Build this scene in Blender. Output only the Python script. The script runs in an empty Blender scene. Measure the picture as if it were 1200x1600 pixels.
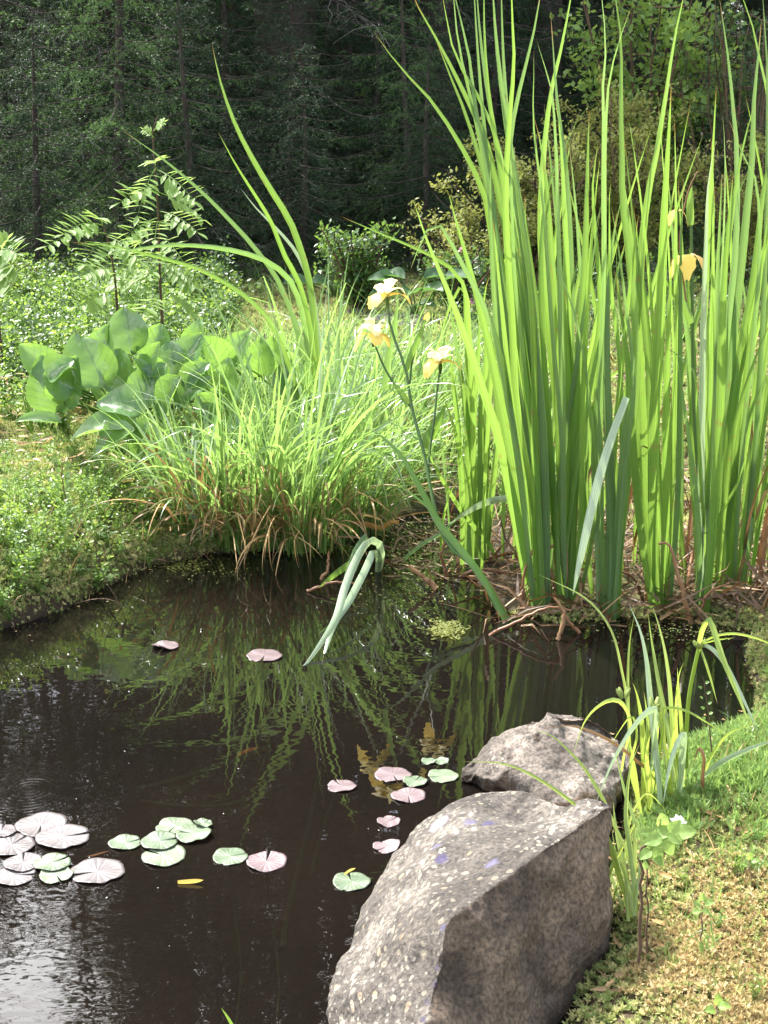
import bpy, math, random
import numpy as np
from mathutils import Vector, noise

# ------------------------------------------------------------------ camera, sky, sun, exposure
sc = bpy.context.scene
C = sc.collection
PITCH = math.radians(15.5)
SP, CP = math.sin(PITCH), math.cos(PITCH)
CAM = np.array([0.0, 0.0, 1.0])
FPX = 2000.0
cd = bpy.data.cameras.new("camera")
cam = bpy.data.objects.new("camera", cd)
C.objects.link(cam)
cam.location = CAM
cam.rotation_euler = (math.radians(90) - PITCH, 0, 0)
cd.sensor_fit = 'VERTICAL'
cd.sensor_height = 36.0
cd.lens = 36.0 * FPX / 1600.0
cd.clip_start = 0.02
cd.clip_end = 2000
sc.camera = cam

SUN_AZ, SUN_EL = math.radians(-40), math.radians(51)
w = bpy.data.worlds.new("World")
sc.world = w
w.use_nodes = True
nt = w.node_tree
bg = nt.nodes['Background']
sky = nt.nodes.new('ShaderNodeTexSky')
sky.sky_type = 'NISHITA'
sky.sun_disc = False
sky.sun_elevation = SUN_EL
sky.sun_rotation = SUN_AZ
sky.air_density = 1.0
sky.dust_density = 4.0
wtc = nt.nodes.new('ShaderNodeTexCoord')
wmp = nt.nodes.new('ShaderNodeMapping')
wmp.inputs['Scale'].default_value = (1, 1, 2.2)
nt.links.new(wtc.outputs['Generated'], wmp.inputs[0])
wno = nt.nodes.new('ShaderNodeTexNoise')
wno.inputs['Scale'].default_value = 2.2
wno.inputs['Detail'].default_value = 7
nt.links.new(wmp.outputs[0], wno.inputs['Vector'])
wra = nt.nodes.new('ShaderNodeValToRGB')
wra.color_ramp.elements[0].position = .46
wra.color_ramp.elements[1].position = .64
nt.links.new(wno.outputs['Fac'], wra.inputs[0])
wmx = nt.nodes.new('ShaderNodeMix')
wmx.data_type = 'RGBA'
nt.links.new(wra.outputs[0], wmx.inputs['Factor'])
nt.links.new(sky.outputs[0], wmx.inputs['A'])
# clouds added to the unseen sky for fill and reflections, boosted towards the sun
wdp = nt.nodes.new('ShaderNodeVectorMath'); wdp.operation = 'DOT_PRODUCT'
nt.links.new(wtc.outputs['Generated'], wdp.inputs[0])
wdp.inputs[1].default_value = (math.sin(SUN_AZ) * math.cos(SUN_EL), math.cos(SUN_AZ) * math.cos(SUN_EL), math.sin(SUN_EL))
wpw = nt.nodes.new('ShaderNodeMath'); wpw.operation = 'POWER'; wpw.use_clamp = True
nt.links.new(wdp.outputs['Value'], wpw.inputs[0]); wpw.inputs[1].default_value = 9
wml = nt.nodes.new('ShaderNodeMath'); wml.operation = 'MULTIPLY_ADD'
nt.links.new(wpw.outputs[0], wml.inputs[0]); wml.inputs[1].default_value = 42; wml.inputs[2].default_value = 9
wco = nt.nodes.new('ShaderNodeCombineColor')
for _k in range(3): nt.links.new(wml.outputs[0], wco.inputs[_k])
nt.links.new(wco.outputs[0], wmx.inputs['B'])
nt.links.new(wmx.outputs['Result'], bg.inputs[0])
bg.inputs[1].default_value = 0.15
ld = bpy.data.lights.new("sun", 'SUN')
ld.energy = 4.0
ld.angle = math.radians(0.5)
ld.color = (1.0, 0.97, 0.92)
sun = bpy.data.objects.new("sun", ld)
C.objects.link(sun)
SUND = Vector((math.sin(SUN_AZ) * math.cos(SUN_EL), math.cos(SUN_AZ) * math.cos(SUN_EL), math.sin(SUN_EL)))
sun.rotation_euler = SUND.to_track_quat('Z', 'Y').to_euler()
sun.location = (-6, 7, 12)
sc.view_settings.view_transform = 'Standard'
sc.view_settings.look = 'None'
sc.view_settings.gamma = 1
sc.view_settings.exposure = 1.78
sc.cycles.use_denoising = True
sc.cycles.max_bounces = 8
sc.cycles.transparent_max_bounces = 12
sc.cycles.caustics_reflective = False
sc.cycles.caustics_refractive = False
sc.cycles.sample_clamp_indirect = 6.0

random.seed(7)
RNG = np.random.default_rng(11)
TAU = math.tau

# ------------------------------------------------------------------ helpers
def ray(px, py):
    xc = (px - 600) / FPX
    yc = (py - 800) / FPX
    return np.array([xc, CP - yc * SP, -SP - yc * CP])

def G(px, py, z=0.0):
    d = ray(px, py)
    return CAM + d * ((z - CAM[2]) / d[2])

def AY(px, py, Y):
    d = ray(px, py)
    return CAM + d * (Y / d[1])

def nrm(v):
    v = np.asarray(v, float)
    n = np.linalg.norm(v, axis=-1, keepdims=True)
    return v / np.maximum(n, 1e-9)

def tag(o, label=None, cat=None, group=None, kind=None):
    if label: o['label'] = label
    if cat: o['category'] = cat
    if group: o['group'] = group
    if kind: o['kind'] = kind
    return o

def empty(name, loc, label, cat, group=None):
    o = bpy.data.objects.new(name, None)
    C.objects.link(o)
    o.empty_display_size = 0.05
    o.location = Vector([float(c) for c in loc])
    return tag(o, label, cat, group)

def mesh_np(name, V, F, mat, parent=None, uv=None, rnd=None, smooth=True):
    """V (n,3) world (or parent-relative when the parent sits elsewhere is handled here), F: list of index arrays"""
    V = np.asarray(V, float)
    Fs = F if isinstance(F, list) else [F]
    Fs = [np.asarray(f, np.int64) for f in Fs if len(f)]
    me = bpy.data.meshes.new(name)
    if parent is not None:
        off = np.array(parent.matrix_world.translation) if parent.parent else np.array(parent.location)
        if parent.parent:
            off = np.array(parent.location) + np.array(parent.parent.location)
        V = V - off
    me.vertices.add(len(V))
    me.vertices.foreach_set('co', V.astype(np.float32).ravel())
    nl = sum(f.size for f in Fs)
    npoly = sum(len(f) for f in Fs)
    me.loops.add(nl)
    me.polygons.add(npoly)
    li = np.concatenate([f.ravel() for f in Fs])
    me.loops.foreach_set('vertex_index', li.astype(np.int32))
    st, acc = [], 0
    for f in Fs:
        st.append(acc + np.arange(len(f)) * f.shape[1])
        acc += f.size
    me.polygons.foreach_set('loop_start', np.concatenate(st).astype(np.int32))
    me.update(calc_edges=True)
    me.polygons.foreach_set('use_smooth', np.full(npoly, smooth))
    if uv is not None:
        ul = me.uv_layers.new(name='UVMap')
        ul.data.foreach_set('uv', np.asarray(uv, np.float32)[li].ravel())
    if rnd is not None:
        at = me.attributes.new('rnd', 'FLOAT', 'POINT')
        at.data.foreach_set('value', np.asarray(rnd, np.float32))
    me.validate()
    if mat: me.materials.append(mat)
    o = bpy.data.objects.new(name, me)
    C.objects.link(o)
    if parent is not None:
        o.parent = parent
    return o

class MB:
    """collects pieces of one mesh"""
    def __init__(s):
        s.V, s.F, s.R, s.U, s.n = [], {}, [], [], 0
    def add(s, V, F, rnd=None, uv=None):
        V = np.asarray(V, float)
        F = np.asarray(F, np.int64)
        s.V.append(V)
        s.F.setdefault(F.shape[1], []).append(F + s.n)
        s.R.append(np.full(len(V), random.random()) if rnd is None else np.broadcast_to(np.asarray(rnd, float), (len(V),)))
        s.U.append(np.zeros((len(V), 2)) if uv is None else uv)
        s.n += len(V)
    def build(s, name, mat, parent=None, smooth=True):
        return mesh_np(name, np.concatenate(s.V), [np.concatenate(f) for f in s.F.values()], mat, parent,
                       np.concatenate(s.U), np.concatenate(s.R), smooth)

def tube(P, r, n=6, cap=True):
    P = np.asarray(P, float)
    m = len(P)
    r = np.broadcast_to(np.asarray(r, float), (m,))
    T = nrm(np.gradient(P, axis=0))
    ref = np.array([0.31, 0.95, 0.05]) if abs(T[:, 1]).mean() < .8 else np.array([1., 0, 0.1])
    A = nrm(np.cross(T, ref))
    B = np.cross(T, A)
    a = np.arange(n) / n * TAU
    V = P[:, None] + r[:, None, None] * (np.cos(a)[None, :, None] * A[:, None] + np.sin(a)[None, :, None] * B[:, None])
    V = V.reshape(-1, 3)
    i, j = np.meshgrid(np.arange(m - 1), np.arange(n), indexing='ij')
    F = np.stack([i * n + j, i * n + (j + 1) % n, (i + 1) * n + (j + 1) % n, (i + 1) * n + j], -1).reshape(-1, 4)
    return V, F

def tris(F4):
    return np.concatenate([F4[:, [0, 1, 2]], F4[:, [0, 2, 3]]])

def catmull(P, n):
    P = np.asarray(P, float)
    if len(P) == 2:
        s = np.linspace(0, 1, n)[:, None]
        return P[0] * (1 - s) + P[1] * s
    Q = np.vstack([2 * P[0] - P[1], P, 2 * P[-1] - P[-2]])
    seg = np.linalg.norm(np.diff(P, axis=0), axis=1)
    cum = np.concatenate([[0], np.cumsum(seg)])
    out = []
    for d in np.linspace(0, cum[-1], n):
        k = min(np.searchsorted(cum, d, side='right') - 1, len(P) - 2)
        t = (d - cum[k]) / max(seg[k], 1e-9)
        p0, p1, p2, p3 = Q[k:k + 4]
        out.append(.5 * (2 * p1 + (p2 - p0) * t + (2 * p0 - 5 * p1 + 4 * p2 - p3) * t * t + (3 * p1 - p0 - 3 * p2 + p3) * t ** 3))
    return np.array(out)

def rot_from(d, roll=None):
    """(N,3) directions -> (N,3,3) with local +Y along d, local Z up-ish"""
    d = nrm(d)
    up = np.where(np.abs(d[:, 2:3]) > .95, np.array([[1., 0, 0]]), np.array([[0, 0, 1.]]))
    x = nrm(np.cross(d, up))
    z = np.cross(x, d)
    if roll is not None:
        c, s_ = np.cos(roll)[:, None], np.sin(roll)[:, None]
        x, z = x * c + z * s_, -x * s_ + z * c
    return np.stack([x, d, z], -1)

def scatter(TV, TF, pos, R, scale):
    N, k = len(pos), len(TV)
    sc_ = np.asarray(scale, float)
    sc_ = sc_[:, None, None] if sc_.ndim == 1 else sc_[:, None, :]
    V = np.einsum('nij,nkj->nki', R, TV[None] * sc_) + pos[:, None]
    F = TF[None] + (np.arange(N) * k)[:, None, None]
    return V.reshape(-1, 3), F.reshape(-1, TF.shape[1])

# ------------------------------------------------------------------ materials
def new_mat(name):
    m = bpy.data.materials.new(name)
    m.use_nodes = True
    t = m.node_tree
    t.nodes.clear()
    out = t.nodes.new('ShaderNodeOutputMaterial')
    return m, t, out

def nd(t, typ, **kw):
    n = t.nodes.new(typ)
    for k, v in kw.items():
        setattr(n, k, v)
    return n

def ramp(t, stops, fac=None, interp='LINEAR'):
    r = t.nodes.new('ShaderNodeValToRGB')
    r.color_ramp.interpolation = interp
    el = r.color_ramp.elements
    while len(el) < len(stops): el.new(.5)
    for e, (p, c) in zip(el, stops):
        e.position = p
        e.color = (*c, 1)
    if fac is not None: t.links.new(fac, r.inputs[0])
    return r

def math_n(t, op, a, b=None, c=None, clamp=False):
    n = t.nodes.new('ShaderNodeMath')
    n.operation = op
    n.use_clamp = clamp
    for i, v in enumerate((a, b, c)):
        if v is None: continue
        if isinstance(v, (int, float)): n.inputs[i].default_value = v
        else: t.links.new(v, n.inputs[i])
    return n.outputs[0]

def leaf_mat(name, cols, trans, tf=.42, rough=.4, spec=.5, src='rnd', stripes=0, noise_scale=8, bump=0.0, tip=None, veins=False):
    """thin leaf: glossy top coat + light coming through. cols: colour ramp stops over a random value"""
    m, t, out = new_mat(name)
    if src == 'rnd':
        rv = nd(t, 'ShaderNodeAttribute', attribute_name='rnd').outputs['Fac']
    else:
        rv = nd(t, 'ShaderNodeObjectInfo').outputs['Random']
    tc = nd(t, 'ShaderNodeTexCoord')
    no = nd(t, 'ShaderNodeTexNoise')
    no.inputs['Scale'].default_value = noise_scale
    no.inputs['Detail'].default_value = 3
    t.links.new(tc.outputs['Object'], no.inputs['Vector'])
    v = math_n(t, 'ADD', math_n(t, 'MULTIPLY', rv, .7), math_n(t, 'MULTIPLY', no.outputs['Fac'], .6))
    v = math_n(t, 'SUBTRACT', v, .15, clamp=True)
    r = ramp(t, cols, v)
    col = r.outputs[0]
    rt = ramp(t, [(0, tuple(c * .75 for c in trans)), (1, trans)], v)
    tcol = rt.outputs[0]
    if stripes or tip or veins:
        uvn = nd(t, 'ShaderNodeUVMap')
        sep = nd(t, 'ShaderNodeSeparateXYZ')
        t.links.new(uvn.outputs[0], sep.inputs[0])
    if stripes:
        mp = nd(t, 'ShaderNodeMapping')
        mp.inputs['Scale'].default_value = (stripes, 1.2, 1)
        t.links.new(uvn.outputs[0], mp.inputs[0])
        n2 = nd(t, 'ShaderNodeTexNoise')
        n2.inputs['Scale'].default_value = 1.0
        n2.inputs['Detail'].default_value = 2
        t.links.new(mp.outputs[0], n2.inputs['Vector'])
        f = ramp(t, [(.32, (.5, .52, .5)), (.68, (1.2, 1.2, 1.15))], n2.outputs['Fac']).outputs[0]
        for which in ('c', 't'):
            mx = nd(t, 'ShaderNodeMix', data_type='RGBA', blend_type='MULTIPLY')
            mx.inputs['Factor'].default_value = .75
            t.links.new(col if which == 'c' else tcol, mx.inputs['A'])
            t.links.new(f, mx.inputs['B'])
            if which == 'c': col = mx.outputs['Result']
            else: tcol = mx.outputs['Result']
    if tip and stripes:
        ns = nd(t, 'ShaderNodeTexNoise')
        ns.inputs['Scale'].default_value = 34
        ns.inputs['Detail'].default_value = 4
        t.links.new(tc.outputs['Object'], ns.inputs['Vector'])
        sf = math_n(t, 'MULTIPLY', math_n(t, 'SUBTRACT', ns.outputs['Fac'], .66, clamp=True), 9, clamp=True)
        for which in ('c', 't'):
            mx = nd(t, 'ShaderNodeMix', data_type='RGBA')
            t.links.new(math_n(t, 'MULTIPLY', sf, .8), mx.inputs['Factor'])
            t.links.new(col if which == 'c' else tcol, mx.inputs['A'])
            mx.inputs['B'].default_value = (.24, .17, .05, 1)
            if which == 'c': col = mx.outputs['Result']
            else: tcol = mx.outputs['Result']
    if veins:
        av = math_n(t, 'ABSOLUTE', math_n(t, 'SUBTRACT', sep.outputs[0], .5))
        mid = math_n(t, 'LESS_THAN', av, .022)
        ph = math_n(t, 'MULTIPLY', math_n(t, 'SUBTRACT', sep.outputs[1], math_n(t, 'MULTIPLY', av, .55)), 46)
        sv = math_n(t, 'GREATER_THAN', math_n(t, 'SINE', ph), .90)
        vf = math_n(t, 'MULTIPLY', math_n(t, 'MAXIMUM', mid, math_n(t, 'MULTIPLY', sv, .75)), .8)
        for which in ('c', 't'):
            mx = nd(t, 'ShaderNodeMix', data_type='RGBA')
            t.links.new(vf, mx.inputs['Factor'])
            t.links.new(col if which == 'c' else tcol, mx.inputs['A'])
            mx.inputs['B'].default_value = (.2, .27, .12, 1) if which == 'c' else (.1, .2, .03, 1)
            if which == 'c': col = mx.outputs['Result']
            else: tcol = mx.outputs['Result']
    if tip:
        tf_ = math_n(t, 'MULTIPLY', math_n(t, 'SUBTRACT', sep.outputs[1], math_n(t, 'MULTIPLY_ADD', rv, .05, .935)), 30, clamp=True)
        for which in ('c', 't'):
            mx = nd(t, 'ShaderNodeMix', data_type='RGBA')
            t.links.new(tf_, mx.inputs['Factor'])
            t.links.new(col if which == 'c' else tcol, mx.inputs['A'])
            mx.inputs['B'].default_value = (*tip, 1)
            if which == 'c': col = mx.outputs['Result']
            else: tcol = mx.outputs['Result']
    p = nd(t, 'ShaderNodeBsdfPrincipled')
    t.links.new(col, p.inputs['Base Color'])
    p.inputs['Roughness'].default_value = rough
    p.inputs['Specular IOR Level'].default_value = spec
    if bump:
        b = nd(t, 'ShaderNodeBump')
        b.inputs['Strength'].default_value = bump
        b.inputs['Distance'].default_value = .004
        n3 = nd(t, 'ShaderNodeTexNoise')
        n3.inputs['Scale'].default_value = 60
        t.links.new(tc.outputs['Object'], n3.inputs['Vector'])
        t.links.new(n3.outputs['Fac'], b.inputs['Height'])
        t.links.new(b.outputs[0], p.inputs['Normal'])
    tr = nd(t, 'ShaderNodeBsdfTranslucent')
    t.links.new(tcol, tr.inputs['Color'])
    mix = nd(t, 'ShaderNodeMixShader')
    mix.inputs[0].default_value = tf
    t.links.new(p.outputs[0], mix.inputs[1])
    t.links.new(tr.outputs[0], mix.inputs[2])
    t.links.new(mix.outputs[0], out.inputs[0])
    return m

def solid_mat(name, cols, rough=.8, spec=.3, scale=10, src=None, bump=0, bscale=40, bdist=.01, stretch=None):
    m, t, out = new_mat(name)
    tc = nd(t, 'ShaderNodeTexCoord')
    vec = tc.outputs['Object']
    if stretch:
        mp = nd(t, 'ShaderNodeMapping')
        mp.inputs['Scale'].default_value = stretch
        t.links.new(vec, mp.inputs[0])
        vec = mp.outputs[0]
    no = nd(t, 'ShaderNodeTexNoise')
    no.inputs['Scale'].default_value = scale
    no.inputs['Detail'].default_value = 6
    no.inputs['Roughness'].default_value = .65
    t.links.new(vec, no.inputs['Vector'])
    v = no.outputs['Fac']
    if src:
        rv = nd(t, 'ShaderNodeAttribute', attribute_name='rnd').outputs['Fac'] if src == 'rnd' else nd(t, 'ShaderNodeObjectInfo').outputs['Random']
        v = math_n(t, 'ADD', math_n(t, 'MULTIPLY', rv, .6), math_n(t, 'MULTIPLY', v, .4))
    r = ramp(t, cols, v)
    p = nd(t, 'ShaderNodeBsdfPrincipled')
    t.links.new(r.outputs[0], p.inputs['Base Color'])
    p.inputs['Roughness'].default_value = rough
    p.inputs['Specular IOR Level'].default_value = spec
    if bump:
        n2 = nd(t, 'ShaderNodeTexNoise')
        n2.inputs['Scale'].default_value = bscale
        n2.inputs['Detail'].default_value = 8
        t.links.new(vec, n2.inputs['Vector'])
        b = nd(t, 'ShaderNodeBump')
        b.inputs['Strength'].default_value = bump
        b.inputs['Distance'].default_value = bdist
        t.links.new(n2.outputs['Fac'], b.inputs['Height'])
        t.links.new(b.outputs[0], p.inputs['Normal'])
    t.links.new(p.outputs[0], out.inputs[0])
    return m

M = {}
M['iris'] = leaf_mat('iris_leaf', [(0, (.06, .13, .03)), (.5, (.09, .185, .035)), (1, (.13, .235, .045))], (.34, .55, .085), .48, .32, .5, 'obj', 9, 5, tip=(.30, .16, .04))
M['iris_grey'] = leaf_mat('iris_leaf_grey', [(0, (.085, .16, .06)), (1, (.14, .22, .09))], (.29, .48, .10), .44, .34, .5, 'obj', 9, 5, tip=(.33, .2, .08))
M['pale'] = leaf_mat('pale_glare_leaf', [(0, (.26, .36, .22)), (1, (.40, .47, .32))], (.40, .54, .24), .34, .2, 1.0, 'obj', 9, 5)  # pale leaf colour, whitened further to stand in for sky glare
M['sedge'] = leaf_mat('sedge_blade', [(0, (.085, .18, .045)), (.5, (.13, .24, .06)), (1, (.20, .30, .09))], (.36, .58, .13), .44, .2, .9, 'obj', 4, 5, tip=(.3, .2, .06))
M['sedge_fine'] = leaf_mat('sedge_fine', [(0, (.08, .16, .04)), (.6, (.13, .23, .055)), (1, (.20, .28, .085))], (.36, .56, .13), .44, .22, .8, 'rnd', 0, 5)
M['sedge_near'] = leaf_mat('near_sedge_blade', [(0, (.15, .24, .05)), (.5, (.21, .30, .06)), (1, (.28, .35, .08))], (.56, .70, .12), .48, .26, .8, 'obj', 4, 5, tip=(.34, .22, .08))
M['straw'] = leaf_mat('dead_straw', [(0, (.10, .055, .025)), (.5, (.32, .21, .10)), (.8, (.44, .27, .10)), (1, (.55, .43, .26))], (.4, .25, .08), .2, .5, .35, 'rnd', 0, 12)
M['dry_moss'] = leaf_mat('dry_moss', [(0, (.26, .19, .09)), (.5, (.46, .36, .17)), (1, (.58, .48, .26))], (.4, .3, .12), .2, .8, .2, 'rnd', 0, 12)
M['litter'] = leaf_mat('dark_litter', [(0, (.05, .028, .016)), (.5, (.13, .075, .035)), (.85, (.25, .15, .07)), (1, (.40, .28, .15))], (.2, .1, .03), .15, .5, .35, 'rnd', 0, 9)  # darker brown set of dead leaf colours
M['rust'] = leaf_mat('rust_blade', [(0, (.40, .17, .03)), (1, (.60, .30, .06))], (.6, .26, .04), .3, .45, .4, 'obj', 5, 20)
M['straw_obj'] = leaf_mat('dead_stem', [(0, (.12, .055, .03)), (.5, (.26, .12, .06)), (1, (.36, .22, .11))], (.3, .14, .05), .15, .45, .4, 'obj', 5, 30)
M['bergenia'] = leaf_mat('bergenia_leaf', [(0, (.045, .11, .04)), (.5, (.085, .175, .055)), (1, (.15, .26, .06))], (.29, .50, .08), .4, .22, .75, 'obj', 0, 14, .5, veins=True)
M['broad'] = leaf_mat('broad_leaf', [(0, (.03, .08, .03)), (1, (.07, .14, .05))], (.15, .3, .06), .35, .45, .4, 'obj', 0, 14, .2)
M['rowan'] = leaf_mat('rowan_leaf', [(0, (.13, .22, .055)), (1, (.20, .30, .09))], (.42, .58, .14), .45, .55, .25, 'rnd', 0, 14)
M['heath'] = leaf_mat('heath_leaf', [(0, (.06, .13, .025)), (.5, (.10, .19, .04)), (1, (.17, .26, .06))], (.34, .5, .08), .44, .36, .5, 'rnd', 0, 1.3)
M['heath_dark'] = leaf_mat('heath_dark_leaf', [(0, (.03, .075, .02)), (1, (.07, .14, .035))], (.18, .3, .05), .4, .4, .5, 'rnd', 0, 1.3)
M['moss'] = leaf_mat('sphagnum_moss', [(0, (.09, .16, .045)), (.3, (.21, .28, .085)), (.55, (.37, .40, .14)), (.78, (.50, .45, .22)), (1, (.44, .32, .18))], (.44, .47, .16), .3, .8, .2, 'rnd', 0, 3.6)
M['hair_moss'] = leaf_mat('hair_moss', [(0, (.08, .16, .04)), (.5, (.15, .25, .07)), (1, (.28, .34, .12))], (.36, .52, .13), .38, .6, .3, 'rnd', 0, 5)
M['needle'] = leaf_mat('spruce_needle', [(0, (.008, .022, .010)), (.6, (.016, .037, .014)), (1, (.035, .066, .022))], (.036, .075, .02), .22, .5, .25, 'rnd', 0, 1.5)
M['needle_lit'] = leaf_mat('spruce_needle_sunlit', [(0, (.04, .09, .03)), (1, (.09, .16, .05))], (.14, .25, .06), .32, .5, .35, 'rnd', 0, 2)  # brighter needle copy, sunlight put into the colour of shaded boughs
M['juniper'] = leaf_mat('juniper_needle', [(0, (.03, .06, .03)), (1, (.07, .11, .05))], (.1, .16, .06), .25, .5, .3, 'rnd', 0, 2)
M['olive'] = leaf_mat('olive_leaf', [(0, (.12, .16, .04)), (.5, (.20, .225, .055)), (1, (.28, .25, .065))], (.34, .37, .09), .42, .5, .3, 'rnd', 0, 2)
M['fresh'] = leaf_mat('fresh_leaf', [(0, (.09, .18, .035)), (1, (.19, .29, .07))], (.40, .56, .11), .46, .42, .4, 'rnd', 0, 2)
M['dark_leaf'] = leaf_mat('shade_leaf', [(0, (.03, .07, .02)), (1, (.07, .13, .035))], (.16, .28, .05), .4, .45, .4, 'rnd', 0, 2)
M['petal'] = leaf_mat('yellow_petal', [(0, (.80, .56, .10)), (1, (.86, .68, .22))], (.9, .66, .16), .4, .5, .3, 'obj', 0, 20)
M['petal_pale'] = leaf_mat('pale_petal', [(0, (.84, .74, .36)), (1, (.88, .82, .52))], (.9, .8, .4), .35, .5, .3, 'obj', 0, 20)
M['wilted'] = leaf_mat('wilted_petal', [(0, (.70, .48, .18)), (1, (.80, .62, .32))], (.8, .55, .25), .3, .6, .3, 'obj', 0, 20)
M['pink'] = leaf_mat('pink_flower', [(0, (.5, .22, .3)), (1, (.7, .45, .5))], (.6, .3, .35), .3, .6, .3, 'rnd', 0, 20)
M['white_fl'] = leaf_mat('white_flower', [(0, (.75, .77, .74)), (1, (.85, .86, .84))], (.8, .8, .8), .3, .5, .3, 'rnd', 0, 20)
M['stem'] = leaf_mat('green_stem', [(0, (.04, .09, .02)), (1, (.08, .15, .03))], (.1, .2, .03), .15, .4, .4, 'obj', 0, 9)
M['bark'] = solid_mat('spruce_bark', [(.2, (.022, .017, .014)), (.5, (.048, .039, .033)), (.8, (.10, .09, .08))], .95, .15, 9, bump=1, bscale=16, bdist=.03, stretch=(1, 1, .35))
M['twig'] = solid_mat('grey_twig', [(.3, (.04, .034, .028)), (.6, (.10, .09, .08)), (.8, (.19, .18, .16))], .95, .15, 14, 'rnd')
M['brown_twig'] = solid_mat('brown_twig', [(.3, (.05, .03, .02)), (.7, (.13, .085, .055))], .9, .2, 14, 'rnd')
M['lichen'] = leaf_mat('beard_lichen', [(0, (.22, .24, .2)), (1, (.42, .44, .38))], (.3, .32, .26), .2, .9, .1, 'rnd', 0, 5)
M['bud'] = leaf_mat('sedge_head', [(0, (.16, .22, .05)), (1, (.28, .32, .09))], (.3, .4, .1), .2, .6, .3, 'rnd', 0, 30)

def pad_mat(name, a, b, rough):
    m, t, out = new_mat(name)
    uv = nd(t, 'ShaderNodeUVMap')
    sep = nd(t, 'ShaderNodeSeparateXYZ')
    t.links.new(uv.outputs[0], sep.inputs[0])
    tc = nd(t, 'ShaderNodeTexCoord')
    no = nd(t, 'ShaderNodeTexNoise')
    no.inputs['Scale'].default_value = 45
    no.inputs['Detail'].default_value = 6
    t.links.new(tc.outputs['Object'], no.inputs['Vector'])
    ob = nd(t, 'ShaderNodeObjectInfo').outputs['Random']
    f = math_n(t, 'ADD', math_n(t, 'MULTIPLY', no.outputs['Fac'], .9), math_n(t, 'MULTIPLY_ADD', ob, .4, -.3), clamp=True)
    r = ramp(t, [(.15, a), (.75, b)], f)
    vein = math_n(t, 'ABSOLUTE', math_n(t, 'SINE', math_n(t, 'MULTIPLY', sep.outputs[1], math.pi * 18)))
    vm = math_n(t, 'MULTIPLY', math_n(t, 'LESS_THAN', vein, .12), .3)
    edge = math_n(t, 'MULTIPLY', math_n(t, 'SUBTRACT', sep.outputs[0], .93, clamp=True), 9, clamp=True)
    mx = nd(t, 'ShaderNodeMix', data_type='RGBA')
    t.links.new(vm, mx.inputs['Factor'])
    t.links.new(r.outputs[0], mx.inputs['A'])
    mx.inputs['B'].default_value = (a[0] * .7 + .12, a[1] * .7 + .12, a[2] * .7 + .1, 1)
    mx2 = nd(t, 'ShaderNodeMix', data_type='RGBA')
    t.links.new(edge, mx2.inputs['Factor'])
    t.links.new(mx.outputs['Result'], mx2.inputs['A'])
    mx2.inputs['B'].default_value = (a[0] * .5, a[1] * .35, a[2] * .35, 1)
    # brown specks
    vo = nd(t, 'ShaderNodeTexVoronoi')
    vo.inputs['Scale'].default_value = 110
    t.links.new(tc.outputs['Object'], vo.inputs['Vector'])
    sp = math_n(t, 'MULTIPLY', math_n(t, 'LESS_THAN', vo.outputs['Distance'], .16), .5)
    mx3 = nd(t, 'ShaderNodeMix', data_type='RGBA')
    t.links.new(sp, mx3.inputs['Factor'])
    t.links.new(mx2.outputs['Result'], mx3.inputs['A'])
    mx3.inputs['B'].default_value = (.10, .06, .035, 1)
    p = nd(t, 'ShaderNodeBsdfPrincipled')
    t.links.new(mx3.outputs['Result'], p.inputs['Base Color'])
    p.inputs['Roughness'].default_value = rough
    p.inputs['Specular IOR Level'].default_value = .4
    b = nd(t, 'ShaderNodeBump')
    b.inputs['Strength'].default_value = .25
    b.inputs['Distance'].default_value = .0015
    t.links.new(math_n(t, 'ADD', vein, no.outputs['Fac']), b.inputs['Height'])
    t.links.new(b.outputs[0], p.inputs['Normal'])
    t.links.new(p.outputs[0], out.inputs[0])
    return m
M['pad_pink'] = pad_mat('lily_pad_pink', (.095, .066, .07), (.165, .122, .128), .4)
M['pad_green'] = pad_mat('lily_pad_green', (.07, .10, .058), (.14, .175, .11), .4)
M['pad_grey'] = pad_mat('lily_pad_grey', (.085, .074, .074), (.145, .134, .132), .34)

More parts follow.
